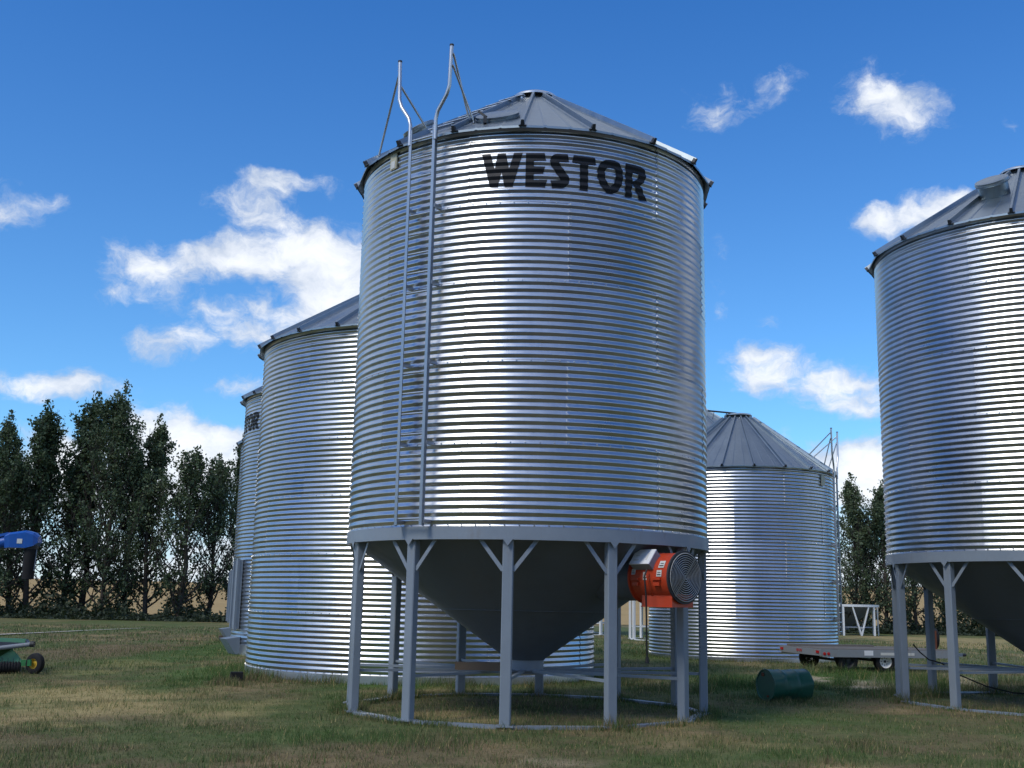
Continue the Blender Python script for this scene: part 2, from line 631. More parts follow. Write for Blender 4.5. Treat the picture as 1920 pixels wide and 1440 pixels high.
gx = axis_coords(-4000, -26, 30, 4000, .28)
gy = axis_coords(-2500, 8, 62, 6000, .28)
XX, YY = np.meshgrid(gx, gy)
xf, yf = XX.ravel(), YY.ravel()
zf = height(xf, yf)
near_m = np.exp(-(np.maximum(0, np.abs(yf - 30) - 60) / 40) ** 2)
zf = zf * near_m
me = bpy.data.meshes.new('ground')
nx, ny = len(gx), len(gy)
ii = (np.arange(ny - 1)[:, None] * nx + np.arange(nx - 1)[None, :]).ravel()
faces = np.stack([ii, ii + 1, ii + 1 + nx, ii + nx], 1)


def np_mesh(name, verts, faces, smooth=True):
    me = bpy.data.meshes.new(name)
    nv, nf, k = len(verts), len(faces), faces.shape[1]
    me.vertices.add(nv)
    me.vertices.foreach_set('co', np.ascontiguousarray(verts, dtype=np.float32).ravel())
    me.loops.add(nf * k)
    me.loops.foreach_set('vertex_index', np.ascontiguousarray(faces, dtype=np.int32).ravel())
    me.polygons.add(nf)
    me.polygons.foreach_set('loop_start', np.arange(0, nf * k, k, dtype=np.int32))
    me.update(calc_edges=True)
    me.polygons.foreach_set('use_smooth', np.full(nf, smooth))
    return me


def set_color(me, cols):
    at = me.attributes.new('tint', 'FLOAT_COLOR', 'POINT')
    c = np.ones((len(cols), 4), np.float32)
    c[:, :3] = cols
    at.data.foreach_set('color', c.ravel())


me = np_mesh('ground', np.stack([xf, yf, zf], 1), faces)
set_color(me, ground_color(xf, yf))
grd = link('ground', me, 'yard ground')
grd['kind'] = 'structure'

# the stubble field that climbs away behind the tree rows
fx = np.concatenate([np.linspace(-3000, -300, 12), np.linspace(-260, 260, 40), np.linspace(300, 3000, 12)])
fy = np.concatenate([np.linspace(96, 500, 40), np.linspace(560, 5000, 20)])
FX, FY = np.meshgrid(fx, fy)
a, b = FX.ravel(), FY.ravel()
tt = np.clip((b - 96) / 420, 0, 1)
tt = tt * tt * (3 - 2 * tt)
fz = .03 + tt * (7.5 + 4.5 * np.clip((a + 60) / 260, 0, 1)) + (fbm(a * .01, b * .01, 77) - .5) * 2.0 * tt
k = (np.arange(len(fy) - 1)[:, None] * len(fx) + np.arange(len(fx) - 1)[None, :]).ravel()
me = np_mesh('stubble_field', np.stack([a, b, fz], 1), np.stack([k, k + 1, k + 1 + len(fx), k + len(fx)], 1))
link('stubble_field', me, 'stubble')['kind'] = 'structure'

# pale gravel track across the far left of the yard
mb = MB()
tp = [gnd(-260, 1203), gnd(-120, 1196), gnd(0, 1190.5), gnd(70, 1187.5), gnd(150, 1183.5), gnd(205, 1181), gnd(270, 1178.5)]
vs = []
for i, q in enumerate(tp):
    w = (1.5, 1.5, 1.6, 1.6, 1.5, .9, .4)[i]
    vs += [(q[0], q[1] - w + rng.uniform(-.1, .1), .03), (q[0], q[1] + w + rng.uniform(-.1, .1), .03)]
mb.add(vs, [(2 * i, 2 * i + 2, 2 * i + 3, 2 * i + 1) for i in range(len(tp) - 1)])
mb.build('gravel_track', 'gravel')['kind'] = 'structure'

# ------------------------------------------------------------------ grain bins
CACHE = {}


def cached(key, fn):
    if key not in CACHE:
        CACHE[key] = fn()
    return CACHE[key]


AMP = .0112          # half depth of the corrugation
NCOR = 11            # corrugations per ring


def wall_r(R, z, z0, ring):
    return R - AMP * math.asin(.985 * math.sin(2 * math.pi * (z - z0) / (ring / NCOR))) / math.asin(.985)     # rounded crests, straight flanks


def sheet_mesh(R, ring, nsheet, seg, spc):
    """one rolled corrugated wall sheet, its lower edge at z = 0, centred on azimuth 0"""
    half = math.pi / nsheet
    lap = .045 / R
    angs = np.linspace(-half - lap, half, seg + 1)
    zs = np.linspace(0, ring, NCOR * spc + 1)
    vs, fs = [], []
    for i, a in enumerate(angs):
        lift = .008 * (1 - i / seg)          # the lapped edge lies over its neighbour
        for z in zs:
            r = wall_r(R, z, 0, ring) + lift
            vs.append((r * math.sin(a), -r * math.cos(a), z))
    n = len(zs)
    for i in range(seg):
        for j in range(n - 1):
            fs.append((i * n + j, (i + 1) * n + j, (i + 1) * n + j + 1, i * n + j + 1))
    m = MB().add(vs, fs, True)
    # folded edge of the lap
    e = [vs[j] for j in range(n)]
    e2 = [((wall_r(R, zs[j], 0, ring) - .002) * math.sin(angs[0]), -(wall_r(R, zs[j], 0, ring) - .002) * math.cos(angs[0]), zs[j]) for j in range(n)]
    m.add(e + e2, [(j, j + 1, n + j + 1, n + j) for j in range(n - 1)])
    return m.mesh('wall_sheet', 'galvanized wall')


def bolt(m, p, nrm, r):
    nrm = Vector(nrm)
    t = Vector((-nrm.y, nrm.x, 0)).normalized()
    u = nrm.cross(t)
    p = Vector(p)
    vs = [p + (t * math.cos(k * math.pi / 3) + u * math.sin(k * math.pi / 3)) * r for k in range(6)]
    vs += [p + nrm * r * .75 + (t * math.cos(k * math.pi / 3) + u * math.sin(k * math.pi / 3)) * r * .7 for k in range(6)]
    m.add(vs, [(k, (k + 1) % 6, 6 + (k + 1) % 6, 6 + k) for k in range(6)] + [tuple(range(6, 12))])


def bolts_mesh(R, z0, ring, nring, nsheet, ph):
    m = MB()
    nb = int(2 * math.pi * R / .205)
    for k in range(nring + 1):
        z = z0 + k * ring
        for i in range(nb):
            a = 2 * math.pi * (i + .3 * k) / nb
            d = polar(1, a, 0)
            bolt(m, polar(R + AMP * .6 + .003, a, z + (.018 if k == 0 else -.01)), d, .0125)
    p = ring / NCOR
    for k in range(nring):
        for s in range(nsheet):
            a0 = ph + (math.pi / nsheet if (nring - 1 - k) % 2 else 0) + s * 2 * math.pi / nsheet
            for c in range(NCOR):
                for (da, dz) in ((.018, 0), (.034, .5)):
                    z = z0 + k * ring + (c + .25 + dz) * p
                    if z > z0 + nring * ring - .02:
                        continue
                    a = a0 - da / R * 1.0 + .010 / R
                    bolt(m, polar(wall_r(R, z, z0 + k * ring, ring) + .003, a, z), polar(1, a, 0), .0125)
    return m.mesh('bolt', 'galvanized fittings')


def roof_meshes(R, n, zc, z1, r0, over):
    """panel and rib of an n-panel roof; eave edge at height zc, top at z1 and radius r0"""
    h = math.pi / n
    r1 = R + over
    sl = (z1 - zc) / (r1 - r0)
    # panel
    ts = [-1, -.42, -.36, -.30, .30, .36, .42, 1]
    up = [0, 0, .012, 0, 0, .012, 0, 0]
    vs, fs = [], []
    for (r, z) in ((r1, zc - .035), (r1, zc), (r1 * .55 + r0 * .45, zc + (r1 - (r1 * .55 + r0 * .45)) * sl), (r0, z1)):
        for t, u in zip(ts, up):
            x, y = r * math.sin(h) * t, -r * math.cos(h)
            vs.append((x, y, z + u * (r - r0) / (r1 - r0) + (.018 * (1 - abs(t)) if z < z1 - .01 else 0)))
    m = len(ts)
    for i in range(3):
        for j in range(m - 1):
            fs.append((i * m + j, i * m + j + 1, (i + 1) * m + j + 1, (i + 1) * m + j))
    panel = MB().add(vs, fs).mesh('roof_panel', 'galvanized roof')
    # rib: trapezoid running up the joint
    a, b = Vector((0, -(r1 + .02), zc - .013)), Vector((0, -r0 - .03, z1 - .02))
    d = (b - a).normalized()
    nrm = Vector((1, 0, 0)).cross(d)
    if nrm.z < 0:
        nrm = -nrm
    vs = []
    for q in (a, b):
        for (x, u) in ((-.055, -.004), (-.030, .012), (-.020, .085), (.020, .085), (.030, .012), (.055, -.004)):
            vs.append(q + Vector((x, 0, 0)) + nrm * u)
    fs = [(i, i + 1, i + 7, i + 6) for i in range(5)]
    rib = MB().add(vs, fs).mesh('roof_rib', 'galvanized roof')
    vs = []
    for k, q in enumerate((a - d * .003, a + d * .05)):
        for (x, u) in ((-.06, -.008), (.06, -.008), (.06, .0), (.031, .010), (.020, .084), (-.020, .084), (-.031, .010), (-.06, .0)):
            vs.append(q + Vector((x, 0, 0)) + nrm * u)
    fs = [tuple(range(8))[::-1]] + [(i, (i + 1) % 8, 8 + (i + 1) % 8, 8 + i) for i in range(8)]
    end_shade = MB().add(vs, fs).mesh('rib_end_shade', 'dark metal')  # dark plug whose colour stands for the shade inside the open rib end
    return panel, rib, end_shade


def cap_meshes(r0, z1):
    lid = MB().lathe([(0, z1 + .14), (r0 * .6, z1 + .138), (r0 * 1.0, z1 + .12), (r0 * 1.05, z1 + .10), (r0 * 1.05, z1 + .07), (r0 * .97, z1 + .072), (.0, z1 + .072)], 40)
    collar = MB().lathe([(r0 * .80, z1 + .075), (r0 * .80, z1 - .16)], 32)
    return lid.mesh('cap_lid', 'galvanized fittings'), collar.mesh('cap_collar', 'dark metal')


def ladder(p, az, s, z0, z1, top, seams, flare=.24, half=.245, steps=None, roof=None):
    """ladder bolted to a bin wall; local frame of the bin. s = radius of the rails"""
    n, t = polar(1, az, 0), Vector((math.cos(az), math.sin(az), 0))
    P = lambda u, z, d=0.0: n * (s + d) + t * u + Vector((0, 0, z))
    M = Matrix((t, n, Vector((0, 0, 1)))).transposed()
    for sg in (-1, 1):
        m = MB()
        m.box(P(sg * half, (z0 + z1) / 2), (.012, .060, z1 - z0), M)
        m.box(P(sg * (half - .022), (z0 + z1) / 2, .027), (.046, .008, z1 - z0 - .02), M)
        m.build('ladder_rail', 'ladder steel', p)
        m = MB()
        u = sg * half
        v = sg * (half + flare)
        m.tube([P(u, z1 - .25, .02), P(u, z1 + .08, .02), P(u + sg * .035, z1 + .20, .02), P(v - sg * .05, z1 + .42, .02), P(v, z1 + .56, .02), P(v + sg * .02, top, .02)], .030, 10)
        hr = m.build('handrail', 'galvanized fittings', p)
        MB().tube([P(v + sg * .02, top - .015, .02), P(v + sg * .02, top + .012, .02)], .034, 10).build('tube_plug', 'dark metal', hr)
        if roof:
            for k, (da, rr) in enumerate(roof[0 if sg < 0 else 1]):
                zr = roof[2](rr)
                e = polar(rr, da, zr)
                MB().tube([P(v + sg * .045, top - .14 - .19 * k, .02), P(v + sg * .045, top - .16 - .19 * k, -.01), e + Vector((0, 0, .03)), e], .019, 6).build('handrail_brace', 'galvanized fittings', p)
    rung = cached(('rung', half), lambda: MB().tube([(-half, 0, 0), (half, 0, 0)], .018, 8).mesh('rung', 'galvanized fittings'))
    z = z0 + .10
    while z < z1 - .05:
        o = link('rung', rung, None, p, P(0, z, .005))
        o.rotation_euler.z = az
        z += .302
    for zz in seams:
        for sg in (-1, 1):
            m = MB()
            m.box(P(sg * half, zz, -(s - seams[zz]) / 2), (.05, s - seams[zz], .055), M)
            m.build('ladder_bracket', 'galvanized fittings', p)


def corner_prism(r, w, d, z0, z1):
    return MB().box((0, -r, (z0 + z1) / 2), (w, d, z1 - z0), None, .012)


def make_bin(label, loc, R=2.9, z0=2.72, ring=1.1826, nring=5, nsheet=6, ph=0.0, rph=0.0, npan=18, rise=None, capr=.40, over=.13,
             hopper=None, legcol='grey paint', group=None, seg=14, spc=12, bolts=True, ribs=True, base=True):
    p = thing('grain_bin', label, 'grain bin', (loc[0], loc[1], 0), 0, group)
    top = z0 + nring * ring
    sm = cached(('sheet', R, ring, nsheet, seg, spc), lambda: sheet_mesh(R, ring, nsheet, seg, spc))
    for k in range(nring):
        for s in range(nsheet):
            a = ph + (math.pi / nsheet if (nring - 1 - k) % 2 else 0) + (s + .5) * 2 * math.pi / nsheet
            o = link('wall_sheet', sm, None, p, (0, 0, z0 + k * ring), a)
    if bolts:
        bm_ = cached(('bolt', R, z0, ring, nring, nsheet), lambda: bolts_mesh(R, z0, ring, nring, nsheet, 0))
        link('bolt', bm_, None, p, None, ph)['kind'] = 'stuff'
    zc = top - .04
    if rise is None:
        rise = 1.70
    panel, rib, end_shade = cached(('roof', R, npan, zc, rise, capr, over), lambda: roof_meshes(R, npan, zc, zc + rise - .04, capr + .06, over))
    for i in range(npan):
        a = rph + i * 2 * math.pi / npan
        link('roof_panel', panel, None, p, None, a + math.pi / npan)
        if ribs:
            link('rib_end_shade', end_shade, None, link('roof_rib', rib, None, p, None, a))
    lid, collar = cached(('cap', capr, zc + rise), lambda: cap_meshes(capr, zc + rise))
    link('cap_collar', collar, None, link('roof_cap', lid, None, p))
    if hopper:
        zb, ph_leg, out_z, out_r = hopper['zb'], hopper['phase'], hopper['oz'], hopper['orad']
        Rl = R - .08
        band = cached(('band', R, z0, zb), lambda: MB().lathe([(R + .012, z0 - .003), (R + .026, z0 - .003), (R + .026, zb), (R - .06, zb), (R - .06, zb + .01)], 96).mesh('ring_beam', legcol))
        link('ring_beam', band, None, p)
        n = 12

        def legm():
            m = corner_prism(Rl, .150, .125, .02, zb)
            m.box((0, -Rl, .035), (.24, .22, .02))
            return m.mesh('leg', legcol)

        def gus():
            m = MB().poly([(-.075, -R - .033, zb + .012), (.075, -R - .033, zb + .012), (.0, -R - .033, zb - .085)], .008)
            return m.mesh('gusset', legcol)

        def brace(sg):
            d = .33 / Rl
            a_, b_ = polar(Rl + .02, sg * .07 / Rl, zb - .42), polar(Rl + .02, sg * (.07 / Rl + d), zb + .01)
            return MB().bar(a_, b_, .055, .012, up=(0, -1, 0)).mesh('knee_brace', legcol)

        def strut():
            return MB().bar((0, -Rl + .05, .63), (0, -.31, .615), .05, .04).mesh('strut', legcol)

        def beam():
            a_, b_ = polar(Rl, 0, .016), polar(Rl, 2 * math.pi / n, .016)
            return MB().bar(a_, b_, .15, .045).mesh('skid_beam', legcol)
        for i in range(n):
            a = ph_leg + i * 2 * math.pi / n
            lg = link('leg', cached(('leg', Rl, zb, legcol), legm), None, p, None, a)
            link('gusset', cached(('gus', R, zb, legcol), gus), None, lg)
            for sg in (-1, 1):
                link('knee_brace', cached(('br', Rl, zb, sg, legcol), lambda: brace(sg)), None, p, None, a)
            link('strut', cached(('st', Rl, legcol), strut), None, p, None, a)
            link('skid_beam', cached(('bm', Rl, legcol), beam), None, p, None, a)
        cone = cached(('cone', R, zb, out_z, out_r), lambda: MB().lathe([(R - .07, zb + .02), (out_r + .03, out_z), (out_r + .02, out_z - .02)], 96).mesh('hopper_cone', 'shaded cone paint'))
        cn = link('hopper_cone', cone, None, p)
        f = .43
        rr, zz = (R - .07) * f + (out_r + .03) * (1 - f), (zb + .02) * f + out_z * (1 - f)
        wm = cached(('weld', rr, zz), lambda: MB().tube([polar(rr + .004, k * math.pi / 48, zz) for k in range(97)], .007, 5, False).mesh('weld_seam', 'shaded cone paint'))
        link('weld_seam', wm, None, cn)
        oc = cached(('outlet', out_z, out_r), lambda: MB().lathe([(out_r, out_z), (out_r, out_z - .17), (out_r + .03, out_z - .17), (out_r + .03, out_z - .19), (out_r - .02, out_z - .19)], 40).box((0, 0, out_z - .215), (.62, .5, .04)).mesh('outlet_collar', legcol))
        link('outlet_collar', oc, None, p)
    elif base:
        bm2 = cached(('base', R, z0), lambda: MB().lathe([(R + .012, z0 + .01), (R + .02, z0), (R + .02, -.05), (R - .1, -.05)], 96).mesh('base_ring', 'galvanized fittings'))
        link('base_ring', bm2, None, p)
    return p, top, zc


# --- the lettered hopper bin in front
HOP = dict(zb=2.527, phase=rad(-6.25), oz=.80, orad=.285)
b1, TOP, ZC = make_bin('tall galvanized hopper bin with bold black lettering and a wall ladder', B1, ph=rad(-19.6), rph=rad(-4.3), hopper=HOP, z0=2.7125, group='hopper bins on grey legs')
RING, Z0, R = 1.1826, 2.7125, 2.9
sl_ = 1.70 / (R + .13 - .42)
roofz = lambda r: ZC + (R + .13 - r) * sl_
LAZ = rad(-34.2)
SEAMS = {Z0 + .06: R, Z0 + RING: R, Z0 + 2 * RING: R, Z0 + 3 * RING: R, Z0 + 4 * RING: R}
ladder(b1, LAZ, 3.07, Z0 + .0, TOP + .10, 9.93, SEAMS, roof=([(rad(-64), 2.85), (rad(-47), 2.35)], [(rad(-24), 2.55), (rad(-22.5), 2.55)], roofz))
# roof steps up to the cap
n_, t_ = polar(1, LAZ, 0), Vector((math.cos(LAZ), math.sin(LAZ), 0))
for k in range(6):
    r_ = 2.62 - .38 * k
    c_ = n_ * r_ + Vector((0, 0, roofz(r_) + .055))
    m = MB()
    m.bar(c_ - t_ * .25, c_ + t_ * .25, .075, .012)
    for sg in (-1, 1):
        m.bar(c_ + t_ * (.2 * sg) - Vector((0, 0, .06)), c_ + t_ * (.2 * sg), .03, .03)
    m.build('roof_step', 'galvanized fittings', b1)


def roof_hatch(p, az, r, rz, hr, hh, lidr, lift=.04):
    nrm = (polar(1, az, 0) * sl_ + Vector((0, 0, 1))).normalized()
    o = polar(r, az, rz(r) - .05)
    M = axis_M(nrm)
    c = MB().lathe([(hr, 0), (hr, hh), (hr * .9, hh)], 32, M, o).build('hatch_collar', 'galvanized roof', p)
    MB().lathe([(0, hh + .055), (lidr * .8, hh + .055), (lidr, hh + .04), (lidr, hh + .005), (lidr + .012, hh + .002), (lidr + .012, hh - .012), (lidr, hh - .035), (lidr * .95, hh - .035)], 36, M, o).build('hatch_lid', 'galvanized roof', c)
    return c


roof_hatch(b1, rad(-58), 2.15, roofz, .26, .20, .28)
hc = roof_hatch(b1, rad(-15), 2.33, roofz, .30, .055, .34)
e_ = polar(2.72, rad(-17), roofz(2.72) + .05)
MB().bar(e_ + Vector((0, 0, -.05)), e_ + Vector((0, 0, .06)), .05, .05).bar(e_ + Vector((.02, 0, .05)), e_ + Vector((-.10, .05, .16)), .035, .035).build('hatch_latch', 'dark metal', b1)
# inspection plate
pl = MB()
az_ = rad(-49.7)
M_ = Matrix((Vector((math.cos(az_), math.sin(az_), 0)), polar(1, az_, 0), Vector((0, 0, 1)))).transposed()
pl.box(polar(R + .02, az_, 8.43), (.17, .022, .27), M_)
ip = pl.build('inspection_plate', 'placard', b1)
MB().box(polar(R + .034, az_, 8.37), (.10, .008, .12), M_).build('plate_window', 'label print', ip)

# lettering painted on the corrugations: outlines read from the photo, carried onto the wall
A_ = lambda L: [(890 + x / 10.667, 270 + y / 10.667) for x, y in L]
Bq = lambda L: [(1050 + x / 10.667, 280 + y / 10.667) for x, y in L]
LET = [
    [A_([(148, 205), (320, 197), (402, 505), (470, 192), (625, 187), (690, 495), (790, 183), (965, 178), (760, 862), (597, 865), (540, 565), (465, 868), (307, 872)])],
    [A_([(1028, 178), (1400, 183), (1430, 338), (1188, 338), (1186, 447), (1412, 450), (1370, 592), (1184, 590), (1180, 712), (1452, 718), (1405, 870), (1012, 862)])],
    [A_([(1858, 208), (1890, 362), (1690, 360), (1690, 385), (1800, 545), (1870, 640), (1895, 720), (1880, 800), (1820, 860), (1740, 885), (1548, 885), (1512, 722), (1700, 725), (1712, 715), (1690, 680), (1610, 560), (1520, 420), (1503, 340), (1535, 255), (1600, 210), (1680, 196)])],
    [Bq([(272, 118), (688, 168), (725, 318), (562, 302), (555, 838), (393, 818), (400, 290), (240, 262)])],
    [Bq([(985, 212), (1080, 225), (1170, 280), (1230, 370), (1255, 510), (1250, 640), (1210, 760), (1140, 860), (1040, 893), (940, 870), (850, 795), (790, 680), (750, 560), (745, 440), (765, 330), (820, 260), (900, 218)]),
     Bq([(985, 370), (1060, 385), (1105, 430), (1120, 490), (1105, 600), (1070, 700), (1010, 738), (960, 710), (920, 630), (895, 540), (895, 450), (920, 390)])],
    [Bq([(1305, 280), (1480, 310), (1600, 345), (1680, 420), (1710, 490), (1705, 600), (1670, 670), (1605, 730), (1660, 870), (1690, 970), (1745, 1050), (1590, 1015), (1540, 900), (1490, 760), (1450, 665), (1440, 700), (1425, 850), (1435, 975), (1300, 950), (1305, 700), (1310, 500)]),
     Bq([(1440, 465), (1500, 475), (1560, 510), (1575, 550), (1540, 605), (1440, 655)])]]


def on_wall(px, py):
    d = ray(px, py)
    o = np.array([-B1[0], -B1[1], EYE])
    a, b, c = d[0] ** 2 + d[1] ** 2, 2 * (d[0] * o[0] + d[1] * o[1]), o[0] ** 2 + o[1] ** 2 - R * R
    t = (-b - math.sqrt(b * b - 4 * a * c)) / (2 * a)
    q = o + d * t
    return math.atan2(q[0], -q[1]), q[2]


LETTERS = []
for loops in LET:
    L = [[on_wall(*q) for q in lp] for lp in loops]
    # round corners a little by sampling the curved outlines as given
    LETTERS.append(L)


def letter_mesh(L, R, z0, ring, da=0.0, dz=0.0, sc_=1.0, lift=.0105):
    zs = [q[1] for lp in L for q in lp]
    lo, hi = min(zs), max(zs)
    step = .0055
    n = int((hi - lo) / step)
    m = MB()

    def spans(z):
        xs = []
        for lp in L:
            for i in range(len(lp)):
                (a0, y0), (a1, y1) = lp[i], lp[(i + 1) % len(lp)]
                if (y0 <= z) != (y1 <= z):
                    xs.append(a0 + (a1 - a0) * (z - y0) / (y1 - y0))
        return sorted(xs)
    for i in range(n):
        za, zb = lo + (hi - lo) * i / n, lo + (hi - lo) * (i + 1) / n
        zm = (za + zb) / 2
        xm = spans(zm)
        xa, xb = spans(za + 1e-5), spans(zb - 1e-5)
        if len(xa) != len(xm):
            xa = xm
        if len(xb) != len(xm):
            xb = xm
        for k in range(0, len(xm) - 1, 2):
            ns = max(1, int((xm[k + 1] - xm[k]) / .035))
            for s in range(ns):
                f0, f1 = s / ns, (s + 1) / ns
                q = []
                for (xx, z) in ((xa, za), (xb, zb)):
                    for f in (f0, f1):
                        a = (xx[k] + (xx[k + 1] - xx[k]) * f) * sc_ + da
                        zz = z + dz
                        r = wall_r(R, zz, z0, ring) + lift
                        q.append((r * math.sin(a), -r * math.cos(a), zz))
                m.add(q, [(0, 1, 3, 2)], True)
    return m


for L in LETTERS:
    mb = letter_mesh(L, R, Z0, RING)
    ob = mb.build('letter', 'black letter paint', b1)
    bm_ = bmesh.new()
    bm_.from_mesh(ob.data)
    bmesh.ops.remove_doubles(bm_, verts=bm_.verts, dist=.0004)
    bm_.to_mesh(ob.data)
    bm_.free()

# --- wide flat-bottomed bin behind it
b2, top2, zc2 = make_bin('wide flat-bottomed galvanized bin standing close behind the lettered hopper bin', B2, R=4.05, z0=.165, ring=1.221, nring=6, nsheet=9, ph=rad(4), rph=rad(5), npan=24, rise=2.35, capr=.45, over=.16, group='flat bottomed bins in a row')
b3, top3, zc3 = make_bin('flat-bottomed bin with black lettering on its side, behind the widest bin', B3, R=4.05, z0=.30, ring=1.25, nring=6, nsheet=9, ph=rad(12), rph=rad(8), npan=24, rise=2.35, capr=.45, over=.16, group='flat bottomed bins in a row', seg=10, spc=8, bolts=False)
b4, top4, zc4 = make_bin('flat-bottomed bin at the far end of the row of wide bins', B4, R=4.05, z0=.20, ring=1.25, nring=6, nsheet=9, ph=rad(0), rph=rad(2), npan=24, rise=2.35, capr=.45, over=.16, group='flat bottomed bins in a row', seg=10, spc=8, bolts=False)
for L in LETTERS[2:]:
    letter_mesh(L, 4.05, .30, 1.25, rad(-76), -1.0, .72, .016).build('letter', 'black letter paint', b3)


def unloading_gear(p, R, az, zlo, zhi):
    """tall steel door channel and the boot under it, on the side of a flat bin"""
    n, t = polar(1, az, 0), Vector((math.cos(az), math.sin(az), 0))
    M = Matrix((t, n, Vector((0, 0, 1)))).transposed()
    d = MB().box(n * (R + .07) + Vector((0, 0, (zlo + zhi) / 2)), (.46, .10, zhi - zlo), M).build('door', 'grey paint', p)
    MB().box(n * (R + .15) + t * .21 + Vector((0, 0, (zlo + zhi) / 2)), (.06, .08, zhi - zlo + .1), M).box(n * (R + .15) - t * .21 + Vector((0, 0, (zlo + zhi) / 2)), (.05, .06, zhi - zlo), M).build('door_frame', 'grey paint', d)
    c = n * R
    a_, b_ = c - t * .35, c + t * .35
    v = [a_ + Vector((0, 0, .52)), b_ + Vector((0, 0, .52)), b_ + n * .42 + Vector((0, 0, .46)), a_ + n * .42 + Vector((0, 0, .46)),
         a_ + n * .0 + Vector((0, 0, .02)), b_ + Vector((0, 0, .02)), b_ + n * .12 + Vector((0, 0, .02)), a_ + n * .12 + Vector((0, 0, .02))]
    MB().add(v, [(0, 1, 2, 3), (3, 2, 6, 7), (0, 3, 7, 4), (1, 5, 6, 2), (4, 7, 6, 5)]).build('unloading_boot', 'grey paint', p)


unloading_gear(b3, 4.05, rad(-60), .75, 2.75)
unloading_gear(b4, 4.05, rad(-66), .75, 2.65)

# --- narrower flat-bottomed bin, right of centre
b5, top5, zc5 = make_bin('narrow flat-bottomed galvanized bin with side ladder behind the parked trailer', B5, R=3.12, z0=.13, ring=1.205, nring=5, nsheet=6, ph=rad(16), rph=rad(-3), npan=20, rise=2.05, capr=.46, over=.13, seg=14, spc=8)
roofz5 = lambda r: zc5 + (3.25 - r) * 2.05 / (3.25 - .48)
ladder(b5, rad(62), 3.27, .85, top5 + .05, top5 + 1.42, {.13 + 1.205 * k: 3.12 for k in range(1, 5)}, flare=.2, roof=([(rad(54), 2.5), (rad(56), 3.0)], [(rad(68), 2.5), (rad(70), 3.0)], roofz5))
n5, t5 = polar(1, rad(62), 0), Vector((math.cos(rad(62)), math.sin(rad(62)), 0))
for k in range(6):
    r_ = 2.82 - .40 * k
    c_ = n5 * r_ + Vector((0, 0, roofz5(r_) + .06))
    m = MB().bar(c_ - t5 * .25, c_ + t5 * .25, .09, .014)
    for sg in (-1, 1):
        m.bar(c_ + t5 * (.2 * sg) - Vector((0, 0, .06)), c_ + t5 * (.2 * sg), .03, .03)
    m.build('roof_step', 'galvanized fittings', b5)
az_ = rad(47)
M_ = Matrix((Vector((math.cos(az_), math.sin(az_), 0)), polar(1, az_, 0), Vector((0, 0, 1)))).transposed()
MB().box(polar(3.15, az_, top5 - .35), (.22, .03, .34), M_).build('inspection_plate', 'placard', b5)
zt = zc5 + 2.05
MB().tube([(-.1, -.25, zt + .13), (-1.12, -.35, zt + .19)], .03, 8).tube([(-.40, -.2, zt + .02), (-.48, -.29, zt + .15)], .014, 6).tube([(-.95, -.3, zt - .10), (-.90, -.33, zt + .17)], .010, 6).build('lid_lever', 'dark metal', b5)

# --- hopper bin on the right
HOP6 = dict(zb=2.527, phase=rad(0), oz=.80, orad=.285)
b6, _, _ = make_bin('unmarked galvanized hopper bin beside the trailer with a drum-shaped roof hatch', B6, ph=rad(-44), rph=rad(-29.3), hopper=HOP6, z0=2.7125, group='hopper bins on grey legs')
roof_hatch(b6, rad(-41), 1.75, roofz, .27, .30, .30)

# --- two hopper bins on white legs far behind
HOP7 = dict(zb=3.05, phase=rad(-14), oz=.95, orad=.285)
make_bin('distant hopper bin on white legs, its roof showing behind the narrow bin', B7, z0=3.25, ring=1.17, nring=6, ph=rad(5), rph=rad(3), hopper=HOP7, legcol='white paint', bolts=False, seg=10, spc=6, group='far hopper bins on white legs')
make_bin('farthest hopper bin on white legs, glimpsed between the grey legs', B8, z0=3.0, ring=1.17, nring=5, ph=rad(25), rph=rad(8), hopper=dict(zb=2.8, phase=rad(4), oz=.9, orad=.285), legcol='white paint', bolts=False, seg=10, spc=6, group='far hopper bins on white legs')

# ------------------------------------------------------------------ aeration fan
FA = rad(42)
fdir = Vector((math.sin(FA), -math.cos(FA), 0))
fside = Vector((math.cos(FA), math.sin(FA), 0))
fz_ = 2.07
FO = Vector((B1[0], B1[1], 0))
fbase = FO + fdir * 2.9
fan = thing('aeration_fan', 'orange aeration fan with round wire grille bolted to the hopper cone', 'fan', (fbase.x, fbase.y, fz_ - .42))
fan['_w'] = [fbase.x, fbase.y, fz_ - .42]
FM = axis_M(fdir)


def fp(rho, s=0.0, z=0.0):
    return FO + fdir * rho + fside * s + Vector((0, 0, fz_ + z))


fr = .345
MB().lathe([(fr - .03, 2.53), (fr + .03, 2.53), (fr + .03, 2.555), (fr, 2.56), (fr, 2.86), (fr + .008, 2.865), (fr + .008, 2.89), (fr, 2.895), (fr, 3.25), (fr + .0, 3.26)], 48, FM, FO + Vector((0, 0, fz_))).build('housing', 'orange paint', fan)
MB().lathe([(fr - .0, 3.255), (fr + .028, 3.255), (fr + .028, 3.285), (fr - .012, 3.285), (fr - .012, 3.25)], 48, FM, FO + Vector((0, 0, fz_))).build('inlet_ring', 'dark metal', fan)
m = MB()
for k in range(11):
    rr = fr * (k + 1) / 11.3
    m.lathe([(rr - .0085, 3.30), (rr, 3.308), (rr + .0085, 3.30), (rr, 3.292)], 40, FM, FO + Vector((0, 0, fz_)), True, True)
gr = m.build('grille', 'wire grille', fan)
m = MB()
for k in range(2):
    a = rad(50 + 90 * k)
    v = fside * math.cos(a) + Vector((0, 0, math.sin(a)))
    p0, p1 = fp(3.292) - v * fr, fp(3.292) + v * fr
    m.bar(p0, p1, .022 if k == 0 else .012, .006, up=fdir)
